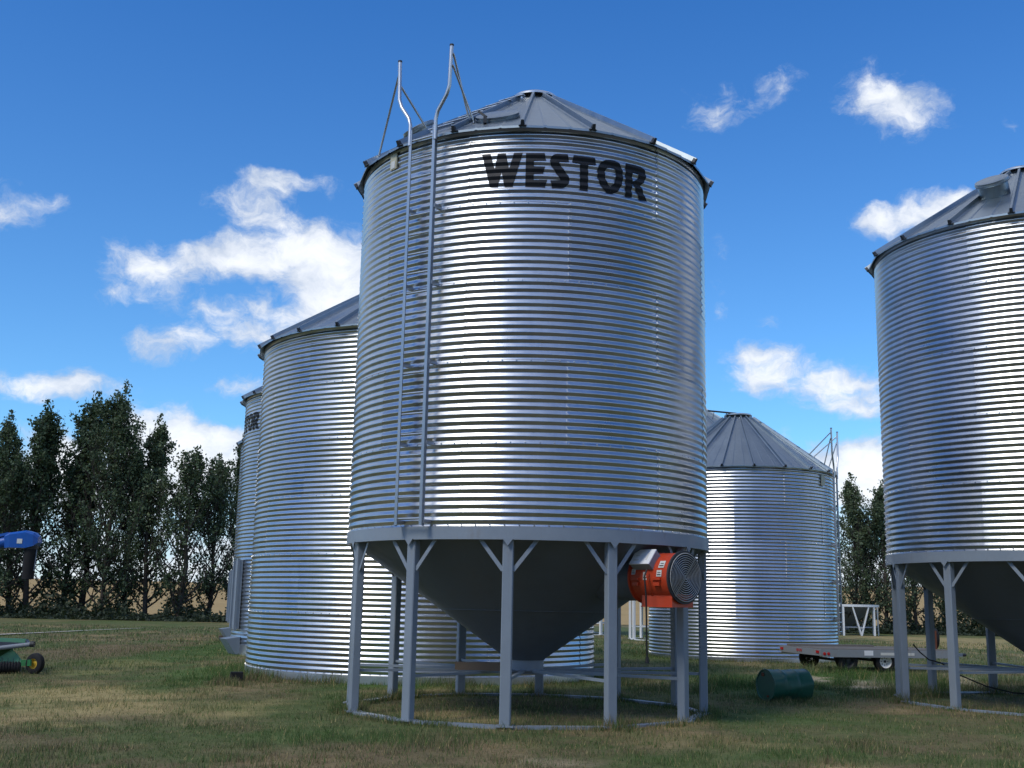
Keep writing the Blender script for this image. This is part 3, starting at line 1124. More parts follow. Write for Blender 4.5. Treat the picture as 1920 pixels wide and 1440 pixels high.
m.build('grille_bar', 'wire grille', gr)
MB().lathe([(fr - .008, 3.27), (fr - .008, 2.58), (0, 2.58)], 40, FM, FO + Vector((0, 0, fz_))).build('inner_shade', 'dark metal', fan)  # added dark skin: shade inside the fan housing put into its colour
MB().lathe([(0, 3.22), (.10, 3.22), (.11, 3.16), (.11, 2.9)], 24, FM, FO + Vector((0, 0, fz_))).build('motor', 'rust dust', fan)
m = MB()
for k in range(8):
    a = k * math.pi / 4
    v = fside * math.cos(a) + Vector((0, 0, math.sin(a)))
    w = fside * -math.sin(a) + Vector((0, 0, math.cos(a)))
    m.poly([fp(3.10) + v * .10 - w * .03, fp(3.14) + v * .10 + w * .03, fp(3.16) + v * .32 + w * .09, fp(3.08) + v * .32 - w * .08], .006)
m.build('impeller', 'dark metal', fan)
# saddle box under the housing
m = MB()
SM = Matrix((fside, fdir, Vector((0, 0, 1)))).transposed()
m.box(fp(2.96, 0, -.325), (.46, .56, .185), SM)
sad = m.build('saddle', 'orange paint', fan)
MB().box(fp(2.96, -.232, -.237), (.02, .58, .014), SM).box(fp(2.96, -.232, -.413), (.02, .58, .014), SM).build('saddle_flange', 'orange paint', sad)
# control box on the shoulder that faces the yard
an = rad(141)          # around the housing, from fside towards up
nb = fside * math.cos(an) + Vector((0, 0, math.sin(an)))
tb = fside * -math.sin(an) + Vector((0, 0, math.cos(an)))
BM = Matrix((fdir, tb, nb)).transposed()
m = MB().box(fp(2.80) + nb * (fr + .035), (.36, .26, .12), BM)
cb = m.build('control_box', 'trailer steel', fan)
MB().box(fp(2.80) + nb * (fr + .101), (.37, .27, .014), BM).build('box_lid', 'box plastic', cb)
m = MB()
for k, (u, v, w, h_) in enumerate(((-.09, .06, .10, .03), (-.09, -.02, .07, .015), (.10, .0, .02, .12))):
    m.box(fp(2.80) + nb * (fr + .1095) + fdir * u + tb * v, (w, h_, .003), BM)
m.build('lid_print', 'label print', cb)
m = MB()
for (rho, ang, w, h_) in ((3.12, 150, .10, .11), (3.10, 172, .09, .09), (2.62, 168, .07, .08), (2.84, 178, .07, .11)):
    an2 = rad(ang)
    n2 = fside * math.cos(an2) + Vector((0, 0, math.sin(an2)))
    t2 = fside * -math.sin(an2) + Vector((0, 0, math.cos(an2)))
    st_ = MB().box(fp(rho) + n2 * (fr + .004), (w, h_, .004), Matrix((fdir, t2, n2)).transposed()).build('sticker', 'label print', fan)
    MB().box(fp(rho) + n2 * (fr + .007) + t2 * h_ * .22, (w * .75, h_ * .16, .003), Matrix((fdir, t2, n2)).transposed()).box(fp(rho) + n2 * (fr + .007) - t2 * h_ * .12, (w * .6, h_ * .1, .003), Matrix((fdir, t2, n2)).transposed()).build('sticker_print', 'dark metal', st_)
for rho in (2.66, 3.06):
    n2 = -fside
    la = MB().box(fp(rho, -fr - .012, -.03), (.03, .15, .03), SM).box(fp(rho, -fr - .006, -.10), (.02, .11, .05), SM)
    la.build('latch', 'orange paint', fan)
cpts = [fp(2.92, -.40, .10), fp(2.93, -.46, .0), fp(2.94, -.44, -.25), fp(2.94, -.43, -.6), fp(2.95, -.44, -.95), fp(2.95, -.43, -1.10)]
cord = MB().tube(cpts, .013, 8).build('power_cord', 'black cable', fan)
MB().tube([cpts[-1], cpts[-1] - Vector((0, 0, .09))], [.022, .03], 8).build('plug', 'black cable', cord)
# grey duct between cone and fan belongs to the bin
MB().lathe([(fr - .01, 2.545), (fr - .01, 1.75)], 40, FM, FO + Vector((0, 0, fz_))).build('air_duct', 'shaded cone paint', b1, off=(B1[0], B1[1], 0))

# ------------------------------------------------------------------ timber on the struts
c0 = Vector((B1[0] - .72, B1[1] - .95, .715))
tb_ = MB()
pts = [(-.36, -.05), (-.33, -.062), (0, -.058), (.30, -.064), (.36, -.055), (.36, .04), (.31, .055), (.05, .062), (-.20, .05), (-.36, .055)]
M_ = Matrix.Rotation(rad(-6), 3, 'Z')
P3 = [M_ @ Vector((x, 0, z)) + c0 for x, z in pts]
tb_.poly([(q.x, q.y, q.z) for q in P3], .15)
tag(tb_.build('timber', 'weathered wood'), 'short weathered timber lying across the struts under the lettered bin', 'timber')

# ------------------------------------------------------------------ oil drum
da = rad(-66)
dd = Vector((math.sin(da), -math.cos(da), 0))
dc = Vector((5.12, 21.35, .285))
drum = thing('oil_drum', 'dented green steel drum lying on its side in the grass', 'drum', (dc.x, dc.y, 0), 0)
drum['_w'] = [dc.x, dc.y, 0]
prof = [(0, .428), (.262, .425), (.268, .44), (.284, .44), (.288, .43), (.280, .42)]
prof += [(.280, .17), (.289, .155), (.289, .135), (.280, .12), (.280, -.12), (.289, -.135), (.289, -.155), (.280, -.17), (.280, -.42), (.288, -.43), (.284, -.44), (.268, -.44), (.262, -.425), (0, -.428)]
full_p = []
for (r0_, z0_), (r1_, z1_) in zip(prof[:-1], prof[1:]):
    nsub = 6 if abs(z1_ - z0_) > .2 else 1
    for s in range(nsub):
        full_p.append((r0_ + (r1_ - r0_) * s / nsub, z0_ + (z1_ - z0_) * s / nsub))
full_p.append(prof[-1])
m = MB().lathe(full_p, 40, axis_M(dd), dc)
vv = []
for (x, y, z) in m.v:
    q = Vector((x, y, z)) - dc
    ax = q.dot(dd)
    w_ = q - dd * ax
    dent = .018 * math.exp(-((ax + .22) / .14) ** 2 - ((math.atan2(w_.z, w_.dot(Vector((dd.y, -dd.x, 0)))) - .6) / .45) ** 2) + .006 * math.sin(7 * ax + 3 * w_.z * 9)
    w_ = w_ * (1 - dent / max(.05, w_.length) if w_.length > .2 else 1)
    vv.append(tuple(dc + dd * ax + w_))
m.v = vv
m.build('shell', 'drum green', drum)
m = MB()
for (ang, rr, br) in ((70, .20, .035), (250, .20, .02)):
    ctr = dc + dd * .43 + (Vector((0, 0, 1)) * math.sin(rad(ang)) + Vector((dd.y, -dd.x, 0)) * math.cos(rad(ang))) * rr
    MB().lathe([(0, .02), (br, .018), (br, -.01)], 12, axis_M(dd), ctr).build('bung', 'rusty steel', drum)

# ------------------------------------------------------------------ flat deck trailer
TRL = thing('flatbed_trailer', 'low flat-deck utility trailer with tandem wheels parked beside the hopper bin', 'trailer', (10.14, 32.67, 0), rad(11))


def wheel(p, c, r, w, rim, rimr, tyre='rubber', holes=8, ax=Vector((0, -1, 0)), spoke=True):
    M = axis_M(ax)
    c = Vector(c)
    ty = MB().lathe([(rimr, -w / 2), (rimr + .02, -w / 2), (r * .86, -w / 2), (r * .96, -w * .40), (r, -w * .25), (r, w * .25), (r * .96, w * .40), (r * .86, w / 2), (rimr + .02, w / 2), (rimr, w / 2)], 36, M, c).build('wheel', tyre, p, off=(0, 0, 0))
    MB().lathe([(0, w * .22), (rimr * .30, w * .24), (rimr * .34, w * .14), (rimr * .72, w * .10), (rimr * .82, w * .20), (rimr * .96, w * .42), (rimr * 1.02, w * .50), (rimr * 1.02, w * .3), (rimr, -w * .3)], 32, M, c).build('rim', rim, ty, off=(0, 0, 0))
    if holes:
        m = MB()
        for k in range(holes):
            a = 2 * math.pi * k / holes
            m.lathe([(0, .003), (rimr * .09, .002), (rimr * .09, -.01)], 8, M, c + M @ Vector((math.cos(a) * rimr * .55, math.sin(a) * rimr * .55, w * .125)))
        m.lathe([(0, .03), (rimr * .2, .02), (rimr * .22, -.02)], 10, M, c + M @ Vector((0, 0, w * .24)))
        m.build('hub_holes', 'dark metal', ty, off=(0, 0, 0))
    return ty


# local frame: x along the deck (tongue towards +x), y across
dl, dw, dz = 3.95, 2.5, .62
x0 = -1.95
for k in range(9):
    yy = -dw / 2 + (k + .5) * dw / 9
    ln = dl if k not in (6, 7, 8) else dl * .95
    MB().box((x0 + ln / 2 + rng.uniform(-.01, .01), yy, dz - .018 + rng.uniform(-.004, .004)), (ln, dw / 9 - .012, .036)).build('deck_board', 'grey deck wood', TRL)
for sg in (-1, 1):
    MB().box((x0 + dl / 2, sg * (dw / 2 + .022), dz - .115), (dl, .042, .20)).build('side_rail', 'trailer steel', TRL)
MB().box((x0 - .03, 0, dz - .10), (.05, dw + .09, .17)).build('rear_rail', 'trailer steel', TRL)
MB().box((x0 + dl + .03, 0, dz - .10), (.05, dw + .09, .17)).build('front_rail', 'trailer steel', TRL)
for k in range(4):
    MB().box((x0 + .5 + k * .95, 0, dz - .10), (.06, dw - .02, .10)).build('cross_member', 'dark metal', TRL)
for yy, w in ((-dw / 2 + .12, .17), (dw / 2 - .12, .17), (-.12, .05), (0, .05), (.12, .05)):
    MB().box((x0 - .062, yy, dz - .085), (.02, w, .07)).build('tail_light', 'red lens', TRL)
for xx in (x0 + .06, x0 + .18):
    MB().lathe([(0, .012), (.04, .010), (.045, 0)], 12, axis_M((0, -1, 0)), (xx, -dw / 2 - .045, dz - .13)).build('marker_lamp', 'red lens', TRL)
MB().box((x0 + 1.35, -dw / 2 - .046, dz - .10), (.26, .006, .13)).build('reflective_patch', 'box plastic', TRL)
MB().box((x0 + 2.2, -dw / 2 - .046, dz - .12), (1.0, .005, .07)).build('side_decal', 'label print', TRL)
for sg in (-1, 1):
    for xx, hh in ((x0 + .78, 0), (x0 + 1.88, 8)):
        wheel(TRL, (xx, sg * (dw / 2 - .12), .30), .30, .19, 'white paint' if (hh and sg < 0) else ('chrome' if sg > 0 else 'dark metal'), .175, holes=8, ax=Vector((0, sg, 0)))
for xx in (x0 + .78, x0 + 1.88):
    MB().tube([(xx, -dw / 2 + .05, .30), (xx, dw / 2 - .05, .30)], .035, 8).build('axle', 'dark metal', TRL)
    for sg in (-1, 1):
        MB().box((xx, sg * (dw / 2 - .35), .37), (.5, .05, .06)).box((xx, sg * (dw / 2 - .35), .46), (.06, .05, .14)).build('leaf_spring', 'dark metal', TRL)
for sg in (-1, 1):
    MB().bar((x0 + dl, sg * .7, dz - .14), (x0 + dl + 1.0, 0, dz - .17), .07, .09).build('tongue', 'trailer steel', TRL)
MB().tube([(x0 + dl + .72, .05, .0), (x0 + dl + .72, .05, .75)], .03, 8).box((x0 + dl + .72, .05, .01), (.16, .16, .02)).build('jack', 'trailer steel', TRL)
MB().tube([(x0 + dl + .98, 0, dz - .17), (x0 + dl + 1.12, 0, dz - .17)], .045, 8).build('coupler', 'dark metal', TRL)
tw = wheel(TRL, (x0 + dl - .08, -.35, dz + .29), .29, .17, 'rusty steel', .165, holes=0, ax=Vector((.98, -.2, 0)))
MB().box((x0 + dl - .20, -.55, dz + .25), (.10, .16, .52)).build('spare_mount', 'rusty steel', TRL)
PL = tag(MB().box((9.37, 33.43, dz + .026), (2.6, .22, .045), Matrix.Rotation(rad(11), 3, 'Z')).build('plank', 'grey deck wood'), 'loose grey plank lying along the deck of the trailer', 'plank')

# ------------------------------------------------------------------ bare hopper cone on white V legs
hc0 = Vector((22.35, 76.5, 0))
HS = thing('hopper_stand', 'empty hopper cone on white V-shaped legs near the right tree row', 'hopper', hc0)
hz, hR = 1.86, 2.25
MB().lathe([(hR - .04, hz), (.35, .52), (.35, .36)], 48).build('cone', 'shaded cone paint', HS)
MB().lathe([(hR, hz - .02), (hR + .05, hz - .02), (hR + .05, hz + .13), (hR, hz + .13)], 64).build('rim', 'white paint', HS)
vleg = MB().bar(polar(hR - .05, 0, 0), polar(hR, .26, hz - .02), .085, .07, up=(0, -1, 0)).bar(polar(hR - .05, 0, 0), polar(hR, -.26, hz - .02), .085, .07, up=(0, -1, 0)).bar(polar(hR - .03, -.07, .5), polar(hR - .03, .07, .5), .05, .05).mesh('leg', 'white paint')
for k in range(6):
    link('leg', vleg, None, HS, None, rad(14 + 60 * k))
for k in range(6):
    a = rad(44 + 60 * k)
    MB().box(polar(hR - .02, a, hz / 2 - .01), (.11, .11, hz - .02)).build('post', 'white paint', HS)
MB().lathe([(hR - .2, .50), (hR - .17, .50), (hR - .17, .57), (hR - .2, .57)], 48, closed=True).build('lower_ring', 'grey paint', HS)


def on_cone(a, z):
    r = .35 + (hR - .39) * (z - .52) / (hz - .52)
    q = polar(r + .03, a, z)
    return (q.x, q.y, q.z)


m = MB()
for (p0, p1) in (((-.16, 1.42), (.20, 1.36)), ((-.16, 1.42), (-.02, 1.50)), ((.10, 1.52), (.05, 1.16))):
    m.bar(on_cone(p0[0] - .1, p0[1]), on_cone(p1[0] - .1, p1[1]), .02, .07)
m.build('painted_mark', 'black letter paint', HS)

# ------------------------------------------------------------------ blue auger at the left edge
AUX = thing('grain_auger', 'blue grain auger with black rubber spout hanging from its end', 'auger', (-11.0, 25.0, 0))
AUX['_w'] = [-11.0, 25.0, 0]
h0, h1 = Vector(aty(66, 1013, 25)), Vector(aty(18, 1012, 25))
tl = Vector((-21.5, 25.6, .45))
td = (tl - h1).normalized()
MB().tube([h1 + Vector((.05, 0, -.02)), tl], .125, 8).build('tube', 'blue paint', AUX)
MB().bar(h1 + Vector((0, -.02, .13)) - Vector((0, 0, 0)), h1 + td * 4 + Vector((0, -.02, .13)), .12, .06).build('tube_ridge', 'blue paint', AUX)
hd = MB()
hv = []
for (px, py0, py1, w) in ((14, 1003, 1028, .16), (24, 999, 1027, .19), (54, 995, 1028, .19), (68, 999, 1024, .17), (75, 1006, 1018, .12)):
    t0, t1 = aty(px, py0, 25), aty(px, py1, 25)
    hv += [(t0[0], 25 - w, t0[2] - .05), (t0[0], 25 - w + .07, t0[2]), (t0[0], 25 + w - .07, t0[2]), (t0[0], 25 + w, t0[2] - .05), (t1[0], 25 + w, t1[2]), (t1[0], 25 - w, t1[2])]
fs = []
for i in range(4):
    for k in range(6):
        fs.append((i * 6 + k, i * 6 + (k + 1) % 6, (i + 1) * 6 + (k + 1) % 6, (i + 1) * 6 + k))
fs += [(5, 4, 3, 2, 1, 0), tuple(range(24, 30))]
hd.add(hv, fs)
head = hd.build('head', 'blue paint', AUX)
q0, q1 = aty(32, 1010, 24.80), aty(41, 1019, 24.80)
MB().box(((q0[0] + q1[0]) / 2, 24.803, (q0[2] + q1[2]) / 2), (q1[0] - q0[0], .006, q0[2] - q1[2])).build('decal', 'label print', head)
s0, s1 = aty(58, 1024, 25), aty(57, 1086, 25)
MB().lathe([(.135, 0), (.14, -.1), (.13, -.35), (.125, s1[2] - s0[2])], 20, None, (s0[0], 25, s0[2])).build('spout', 'rubber', AUX)
MB().lathe([(.145, .0), (.15, -.05), (.145, -.09)], 20, None, (s0[0], 25, s0[2] + .02)).build('spout_clamp', 'dark metal', AUX)
MB().tube([(s0[0] + .15, 24.97, s0[2] - .08), (s0[0] + .13, 24.97, s1[2] + .18)], .012, 6).build('spout_strap', 'grey paint', AUX)
MB().tube([(-16.4, 24.2, .42), (-15.2, 25.2, 1.62)], .05, 8).tube([(-16.4, 26.4, .42), (-15.2, 25.4, 1.62)], .05, 8).tube([(-16.4, 24.2, .42), (-16.4, 26.4, .42)], .05, 8).build('undercarriage', 'blue paint', AUX)
MB().tube([(-21.3, 25.6, .02), (-21.3, 25.6, .45)], .10, 8).box((-21.3, 25.6, .03), (.6, .6, .06)).build('intake', 'blue paint', AUX)
for yy in (24.1, 26.5):
    wheel(AUX, Vector((-16.4, yy, .36)) - Vector((-11, 25, 0)), .36, .2, 'white paint', .2, ax=Vector((0, -1, 0)))

# ------------------------------------------------------------------ green pickup header at the left edge
HD = thing('pickup_header', 'green pickup header with black ribbed roller and small yellow-rimmed wheel', 'farm machine', (-10.8, 24.7, 0))
HD['_w'] = [-10.8, 24.7, 0]
t0, t1 = Vector(aty(60, 1208, 24.6)), Vector(aty(-120, 1229, 24.1))
MB().tube([t0, t1], .048, 10).build('front_tube', 'trailer steel', HD)
MB().tube([t0 - Vector((.03, 0, 0)), t0 + Vector((.05, 0, 0))], .062, 10).build('tube_cap', 'dark metal', HD)
r0_, r1_ = Vector(aty(50, 1202, 26.1)), Vector(aty(-100, 1195, 26.4))
MB().bar(r0_, r1_, .08, .09).build('rear_bar', 'pale green', HD)
MB().bar(t0 + Vector((-.06, 0, -.02)), r0_, .06, .07).build('end_bar', 'dark metal', HD)
MB().poly([t0 + Vector((-.1, .04, .0)), r0_ + Vector((-.05, 0, -.05)), r1_ + Vector((0, 0, -.05)), t1 + Vector((0, .05, 0))], .02).build('apron', 'rubber', HD)
y_ = 24.62
tri = [aty(22, 1217, y_), aty(32, 1226, y_), aty(47, 1247, y_), aty(20, 1252, y_), aty(-14, 1249, y_), aty(-12, 1240, y_)]
MB().poly([tuple(q) for q in tri], .03).build('side_plate', 'pale green', HD)
bk = [aty(-120, 1216, 24.9), aty(24, 1215, 24.9), aty(24, 1250, 24.9), aty(-120, 1268, 24.9)]
MB().poly([tuple(q) for q in bk], .04).build('back_panel', 'machine green', HD)
a0, a1 = Vector(aty(38, 1254, 24.35)), Vector(aty(-120, 1276, 23.9))
a0.z = a1.z = .13
m = MB().tube([a0, a1], .105, 20)
rl = m.build('roller', 'rubber', HD)
m = MB()
L_ = (a1 - a0).length
dr = (a1 - a0).normalized()
for k in range(int(L_ / .055)):
    m.tube([a0 + dr * (.03 + k * .055), a0 + dr * (.055 + k * .055)], .125, 20)
rb = m.build('roller_ribs', 'rubber', rl, off=(-10.8, 24.7, 0))
m = MB()
for k in range(int(L_ / .11)):
    for an in (40, 110, 180):
        b_ = a0 + dr * (.05 + k * .11)
        v_ = Vector((0, -math.cos(rad(an)), math.sin(rad(an))))
        m.tube([b_ + v_ * .11, b_ + v_ * .19 + Vector((0, -.03, .01))], .005, 4)
tn = m.build('tine', 'dark metal', rl, off=(-10.8, 24.7, 0))
tn['kind'] = 'stuff'
wc = Vector(gnd(64, 1264))
wc.z = .215
wheel(HD, wc - Vector((-10.8, 24.7, 0)), .215, .13, 'yellow paint', .105, holes=0, ax=Vector((-.35, -.93, 0)))
MB().bar(wc + Vector((-.05, -.10, .02)), Vector(aty(40, 1243, 24.6)), .03, .13).build('wheel_arm', 'machine green', HD)
for xx in (-12.3, -13.4):
    MB().box((xx, 25.0, .15), (.14, .14, .32)).build('stand', 'machine green', HD)

# ------------------------------------------------------------------ small loose things
q = gnd(443, 1277)
tag(MB().box((q[0], q[1], .09), (.24, .20, .18), Matrix.Rotation(.3, 3, 'Z')).build('wood_block', 'rubber'), 'black block on the bare soil beside the widest bin', 'block')
q = gnd(423, 1201)
tag(MB().box((q[0], q[1], .10), (.5, .2, .18), Matrix.Rotation(.2, 3, 'Z')).build('wood_block', 'weathered wood'), 'weathered wooden block at the foot of the far flat bin', 'block')
cp_ = [aty(1712, 1208, 22.9), aty(1725, 1223, 22.9), aty(1742, 1237, 22.95), aty(1765, 1243, 22.6), aty(1800, 1266, 22.4), aty(1850, 1287, 22.2), aty(1900, 1299, 22.0), aty(1990, 1306, 21.8), aty(2060, 1318, 21.4)]
tag(MB().tube([tuple(q) for q in cp_], .014, 6).build('power_cable', 'black cable'), 'black power cable drooping between the legs of the unmarked hopper bin', 'cable')

# ------------------------------------------------------------------ trees


def tree_meshes(seed, H, W, leaders, nleaf, low=.08):
    """poplar: trunk with rising limbs; leaves in clumps along the limbs. returns trunk mesh, crown mesh"""
    r = random.Random(seed)
    n = np.random.default_rng(seed)
    tr = MB()
    tips = []
    pts = []
    x = y = 0.0
    nz = 9
    for i in range(nz + 1):
        pts.append((x, y, -.1 + (H * .93 + .1) * i / nz))
        x += r.uniform(-.14, .14)
        y += r.uniform(-.14, .14)
    tr.tube(pts, [.17 * (1 - .92 * i / nz) + .012 for i in range(nz + 1)], 8)

    def at(z):
        t = max(0, min(nz - .001, (z + .1) / (H * .93 + .1) * nz))
        i = int(t)
        return Vector(pts[i]).lerp(Vector(pts[i + 1]), t - i)
    segs = []
    for k in range(leaders):
        f = low + (.97 - low) * ((k + r.random()) / leaders) ** .9
        z = H * f * .92
        a = r.uniform(0, 2 * math.pi)
        prof = (1 - f) ** .75 * min(1, .5 + f * 1.6)
        L = W * 1.0 * prof * r.uniform(.55, 1.25) + .3
        rise = r.uniform(.55, 1.7) if f > .28 else r.uniform(.1, .9)
        b = at(z)
        d = Vector((math.cos(a), math.sin(a), rise)).normalized()
        p = [b]
        for s in range(4):
            d = (d + Vector((r.uniform(-.16, .16), r.uniform(-.16, .16), .24))).normalized()
            p.append(p[-1] + d * L / 4)
        rr = .055 * (1 - f) + .014
        tr.tube(p, [rr * (1 - .2 * i) for i in range(5)], 5, False)
        segs.append((p, L, f))
        for s in range(3):
            q = p[r.randint(1, 3)]
            d2 = Vector((r.uniform(-1, 1), r.uniform(-1, 1), r.uniform(.5, 2.0))).normalized()
            L2 = L * r.uniform(.25, .55)
            p2 = [q, q + d2 * L2 * .5, q + d2 * L2 + Vector((0, 0, L2 * .2))]
            tr.tube(p2, [rr * .5, rr * .35, rr * .15], 4, False)
            segs.append((p2, L2, f))
    # pointed leading shoots
    for s in range(6):
        a = r.uniform(0, 6.28)
        o_ = r.uniform(.0, .13) * W
        z_ = H * r.uniform(.66, .8)
        b = at(z_) + Vector((math.cos(a) * o_, math.sin(a) * o_, 0))
        hh_ = (H - z_) * (1.02 if s == 0 else r.uniform(.5, .9))
        p2 = [b, b + Vector((r.uniform(-.1, .1), r.uniform(-.1, .1), hh_ * .5)), b + Vector((r.uniform(-.15, .15), r.uniform(-.15, .15), hh_))]
        tr.tube(p2, [.03, .02, .006], 4, False)
        segs.append((p2, hh_ * .9, .9))
    wts = np.array([s[1] * (.42 if .10 < s[2] < .42 else (.75 if s[2] < .6 else 1.15)) for s in segs])
    wts = wts / wts.sum()
    # leaves gather in tufts; tufts sit along the limbs
    ntuft = nleaf // 15
    idx = n.choice(len(segs), ntuft, p=wts)
    cen = np.zeros((ntuft, 3))
    sz = np.zeros(ntuft)
    for j, i in enumerate(idx):
        p, L, f = segs[i]
        t = n.random() ** .65 * (len(p) - 1.001)
        k = int(t)
        q = p[k].lerp(p[k + 1], t - k)
        cen[j] = (q.x, q.y, q.z)
        sz[j] = n.uniform(.10, .27) * (1.0 if f < .75 else .75)
    per = 15
    c = np.repeat(cen, per, 0) + n.normal(size=(ntuft * per, 3)) * np.repeat(sz, per)[:, None] * np.array([1, 1, .85])
    N = len(c)
    # two-triangle leaves, folded along the midrib
    u = n.normal(size=(N, 3))
    u /= np.linalg.norm(u, axis=1)[:, None]
    w = np.cross(u, n.normal(size=(N, 3)))
    w /= np.linalg.norm(w, axis=1)[:, None]
    s = n.uniform(.06, .115, N)[:, None]
    nn = np.cross(u, w)
    V = np.stack([c - u * s, c + w * s * .75 + nn * s * .15, c + u * s * 1.1, c - w * s * .75 + nn * s * .15], 1).reshape(-1, 3)
    V[:, 2] = np.maximum(V[:, 2], .05)
    F = np.arange(N * 4).reshape(-1, 4)
    me = np_mesh('crown', V, F, False)
    tone = np.repeat(np.clip(np.repeat(n.random(ntuft), per) * .6 + n.random(N) * .5, 0, 1), 4)
    at_ = me.attributes.new('tone', 'FLOAT', 'POINT')
    at_.data.foreach_set('value', tone.astype(np.float32))
    me.materials.append(MATS['poplar leaf'])
    return tr.mesh('trunk', 'bark'), me


VAR = [tree_meshes(3, 15.4, 6.6, 84, 15500, .03), tree_meshes(5, 13.0, 5.4, 70, 10800, .03), tree_meshes(8, 11.0, 5.4, 60, 8200, .02), tree_meshes(13, 12.0, 4.9, 64, 9500, .03)]
HV = [15.4, 13.0, 11.0, 12.0]
# photo px of the top, depth, variant, label
T = [(-150, 800, 79, 1, None), (-70, 770, 78, 3, None), (5, 790, 77, 1, 'poplar at the road end of the tree row, behind the blue auger tube'), (66, 770, 78.5, 3, 'pointed poplar standing behind the black auger spout'),
     (206, 737, 78, 0, 'tallest dark poplar in the tree row behind the yard'), (168, 752, 80, 3, 'slim poplar pressed against the tallest one'), (286, 795, 79, 1, 'medium poplar next to the tallest one, on its bin side'),
     (345, 848, 78, 2, 'bushy low poplar in the row between the medium one and the bins'), (398, 862, 80, 2, 'thin-crowned low poplar nearest the row of wide bins'), (440, 832, 84, 1, 'poplar partly hidden by the far flat-bottomed bin'),
     (130, 868, 82, 2, 'low poplar filling the gap before the tallest one'), (248, 850, 83, 2, 'low poplar half behind the tallest one, on its bin side'), (30, 850, 83, 2, 'low poplar standing behind the two poplars by the auger'), (500, 845, 85, 2, None),
     (1545, 930, 88, 2, None), (1597, 903, 84, 1, 'ragged poplar rising behind the empty hopper cone'), (1655, 912, 83, 3, 'poplar beside the empty hopper cone, touching the right bin'), (1625, 985, 86, 2, 'short poplar wedged between the two behind the empty hopper cone'),
     (1712, 925, 84, 1, None), (1775, 930, 86, 2, None), (1835, 915, 85, 3, None), (1900, 925, 84, 2, None), (1975, 920, 85, 1, None)]
for k, (px, py, Y, v, lab) in enumerate(T):
    q = aty(px, py, Y)
    hgt = q[2]
    s = hgt / (HV[v] * .95)
    base_x = aty(px, 1160, Y)[0] * .5 + q[0] * .5
    grp = 'poplars in the tree row on the auger side' if px < 1000 else 'poplars in the tree row behind the right bin'
    if lab is None:
        lab = 'dark poplar in the row mostly hidden or cut off at its end' if px < 1000 else 'dark poplar behind the legs of the unmarked hopper bin'
    t = thing('poplar_tree', lab, 'tree', (base_x, Y, -.02), rng.uniform(0, 6.28), grp)
    t.scale = (s * rng.uniform(.85, 1.02),) * 2 + (s,)
    link('trunk', VAR[v][0], None, t)
    link('crown', VAR[v][1], None, t)


for k in range(22):  # unseen tree row, added to darken the stripes mirrored in the steel
    v = k % 4
    bx = -58 + k * 5.6 + rng.uniform(-1, 1)
    t = thing('poplar_tree', 'dark poplar added out of view behind the camera for the steel to mirror', 'tree', (bx, -15 + .002 * (bx - 5) ** 2 + rng.uniform(-1.2, 1.2), -.02), rng.uniform(0, 6.28), 'added poplars out of view behind the camera')
    s = rng.uniform(.85, 1.1) * 13.0 / HV[v]
    t.scale = (s * 1.5, s * 1.5, s)
    link('trunk', VAR[v][0], None, t)
    link('crown', VAR[v][1], None, t)


# dark weeds and suckers along the foot of the tree rows
def hedge(x0_, x1_, y0_, y1_, n_, hmax, seed):
    n = np.random.default_rng(seed)
    x = n.uniform(x0_, x1_, n_)
    y = n.uniform(y0_, y1_, n_)
    top = hmax * (.14 + 3.4 * np.clip(fbm(x * .7, y * .5, seed) - .42, 0, 1)) * (.6 + .8 * fbm(x * 3.1, y * 3.0, seed + 3)) * np.clip(1 - ((y - (y0_ + y1_) / 2) / ((y1_ - y0_) / 2)) ** 2, .15, 1)
    z = n.random(n_) ** 1.3 * top
    c = np.stack([x, y, z], 1)
    u = n.normal(size=(n_, 3))
    u /= np.linalg.norm(u, axis=1)[:, None]
    w = np.cross(u, n.normal(size=(n_, 3)))
    w /= np.linalg.norm(w, axis=1)[:, None]
    s = n.uniform(.07, .17, n_)[:, None]
    V = np.stack([c - u * s, c + w * s * .6, c + u * s, c - w * s * .6], 1)
    V[:, :, 2] = np.maximum(V[:, :, 2], .01)
    me = np_mesh('understory', V.reshape(-1, 3), np.arange(n_ * 4).reshape(-1, 4), False)
    at_ = me.attributes.new('tone', 'FLOAT', 'POINT')
    at_.data.foreach_set('value', np.repeat(n.random(n_), 4).astype(np.float32))
    o = link('understory', me, 'understory leaf')
    o['kind'] = 'stuff'
    return o


tag(hedge(-45, -14, 75.5, 82, 34000, 2.3, 61), 'dark weeds and suckers along the foot of the left tree row', 'undergrowth')
tag(hedge(16, 46, 81.5, 88, 30000, 2.4, 62), 'dark weeds and suckers along the foot of the right tree row', 'undergrowth')


# ------------------------------------------------------------------ grass
def blades(n_, ymin, ymax, seed, hlo, hhi, wlo, whi):
    n = np.random.default_rng(seed)
    # even over the ground inside a fan a little wider than the view
    y = np.sqrt(n.uniform(ymin ** 2, ymax ** 2, n_))
    x = n.uniform(-.56, .56, n_) * y
    return x, y, n.uniform(hlo, hhi, n_), n.uniform(wlo, whi, n_), n


def occupied(x, y):
    bad = np.zeros(len(x), bool)
    for (b, r_) in ((B2, 4.08), (B3, 4.08), (B5, 3.15)):
        bad |= np.hypot(x - b[0], y - b[1]) < r_
    return bad


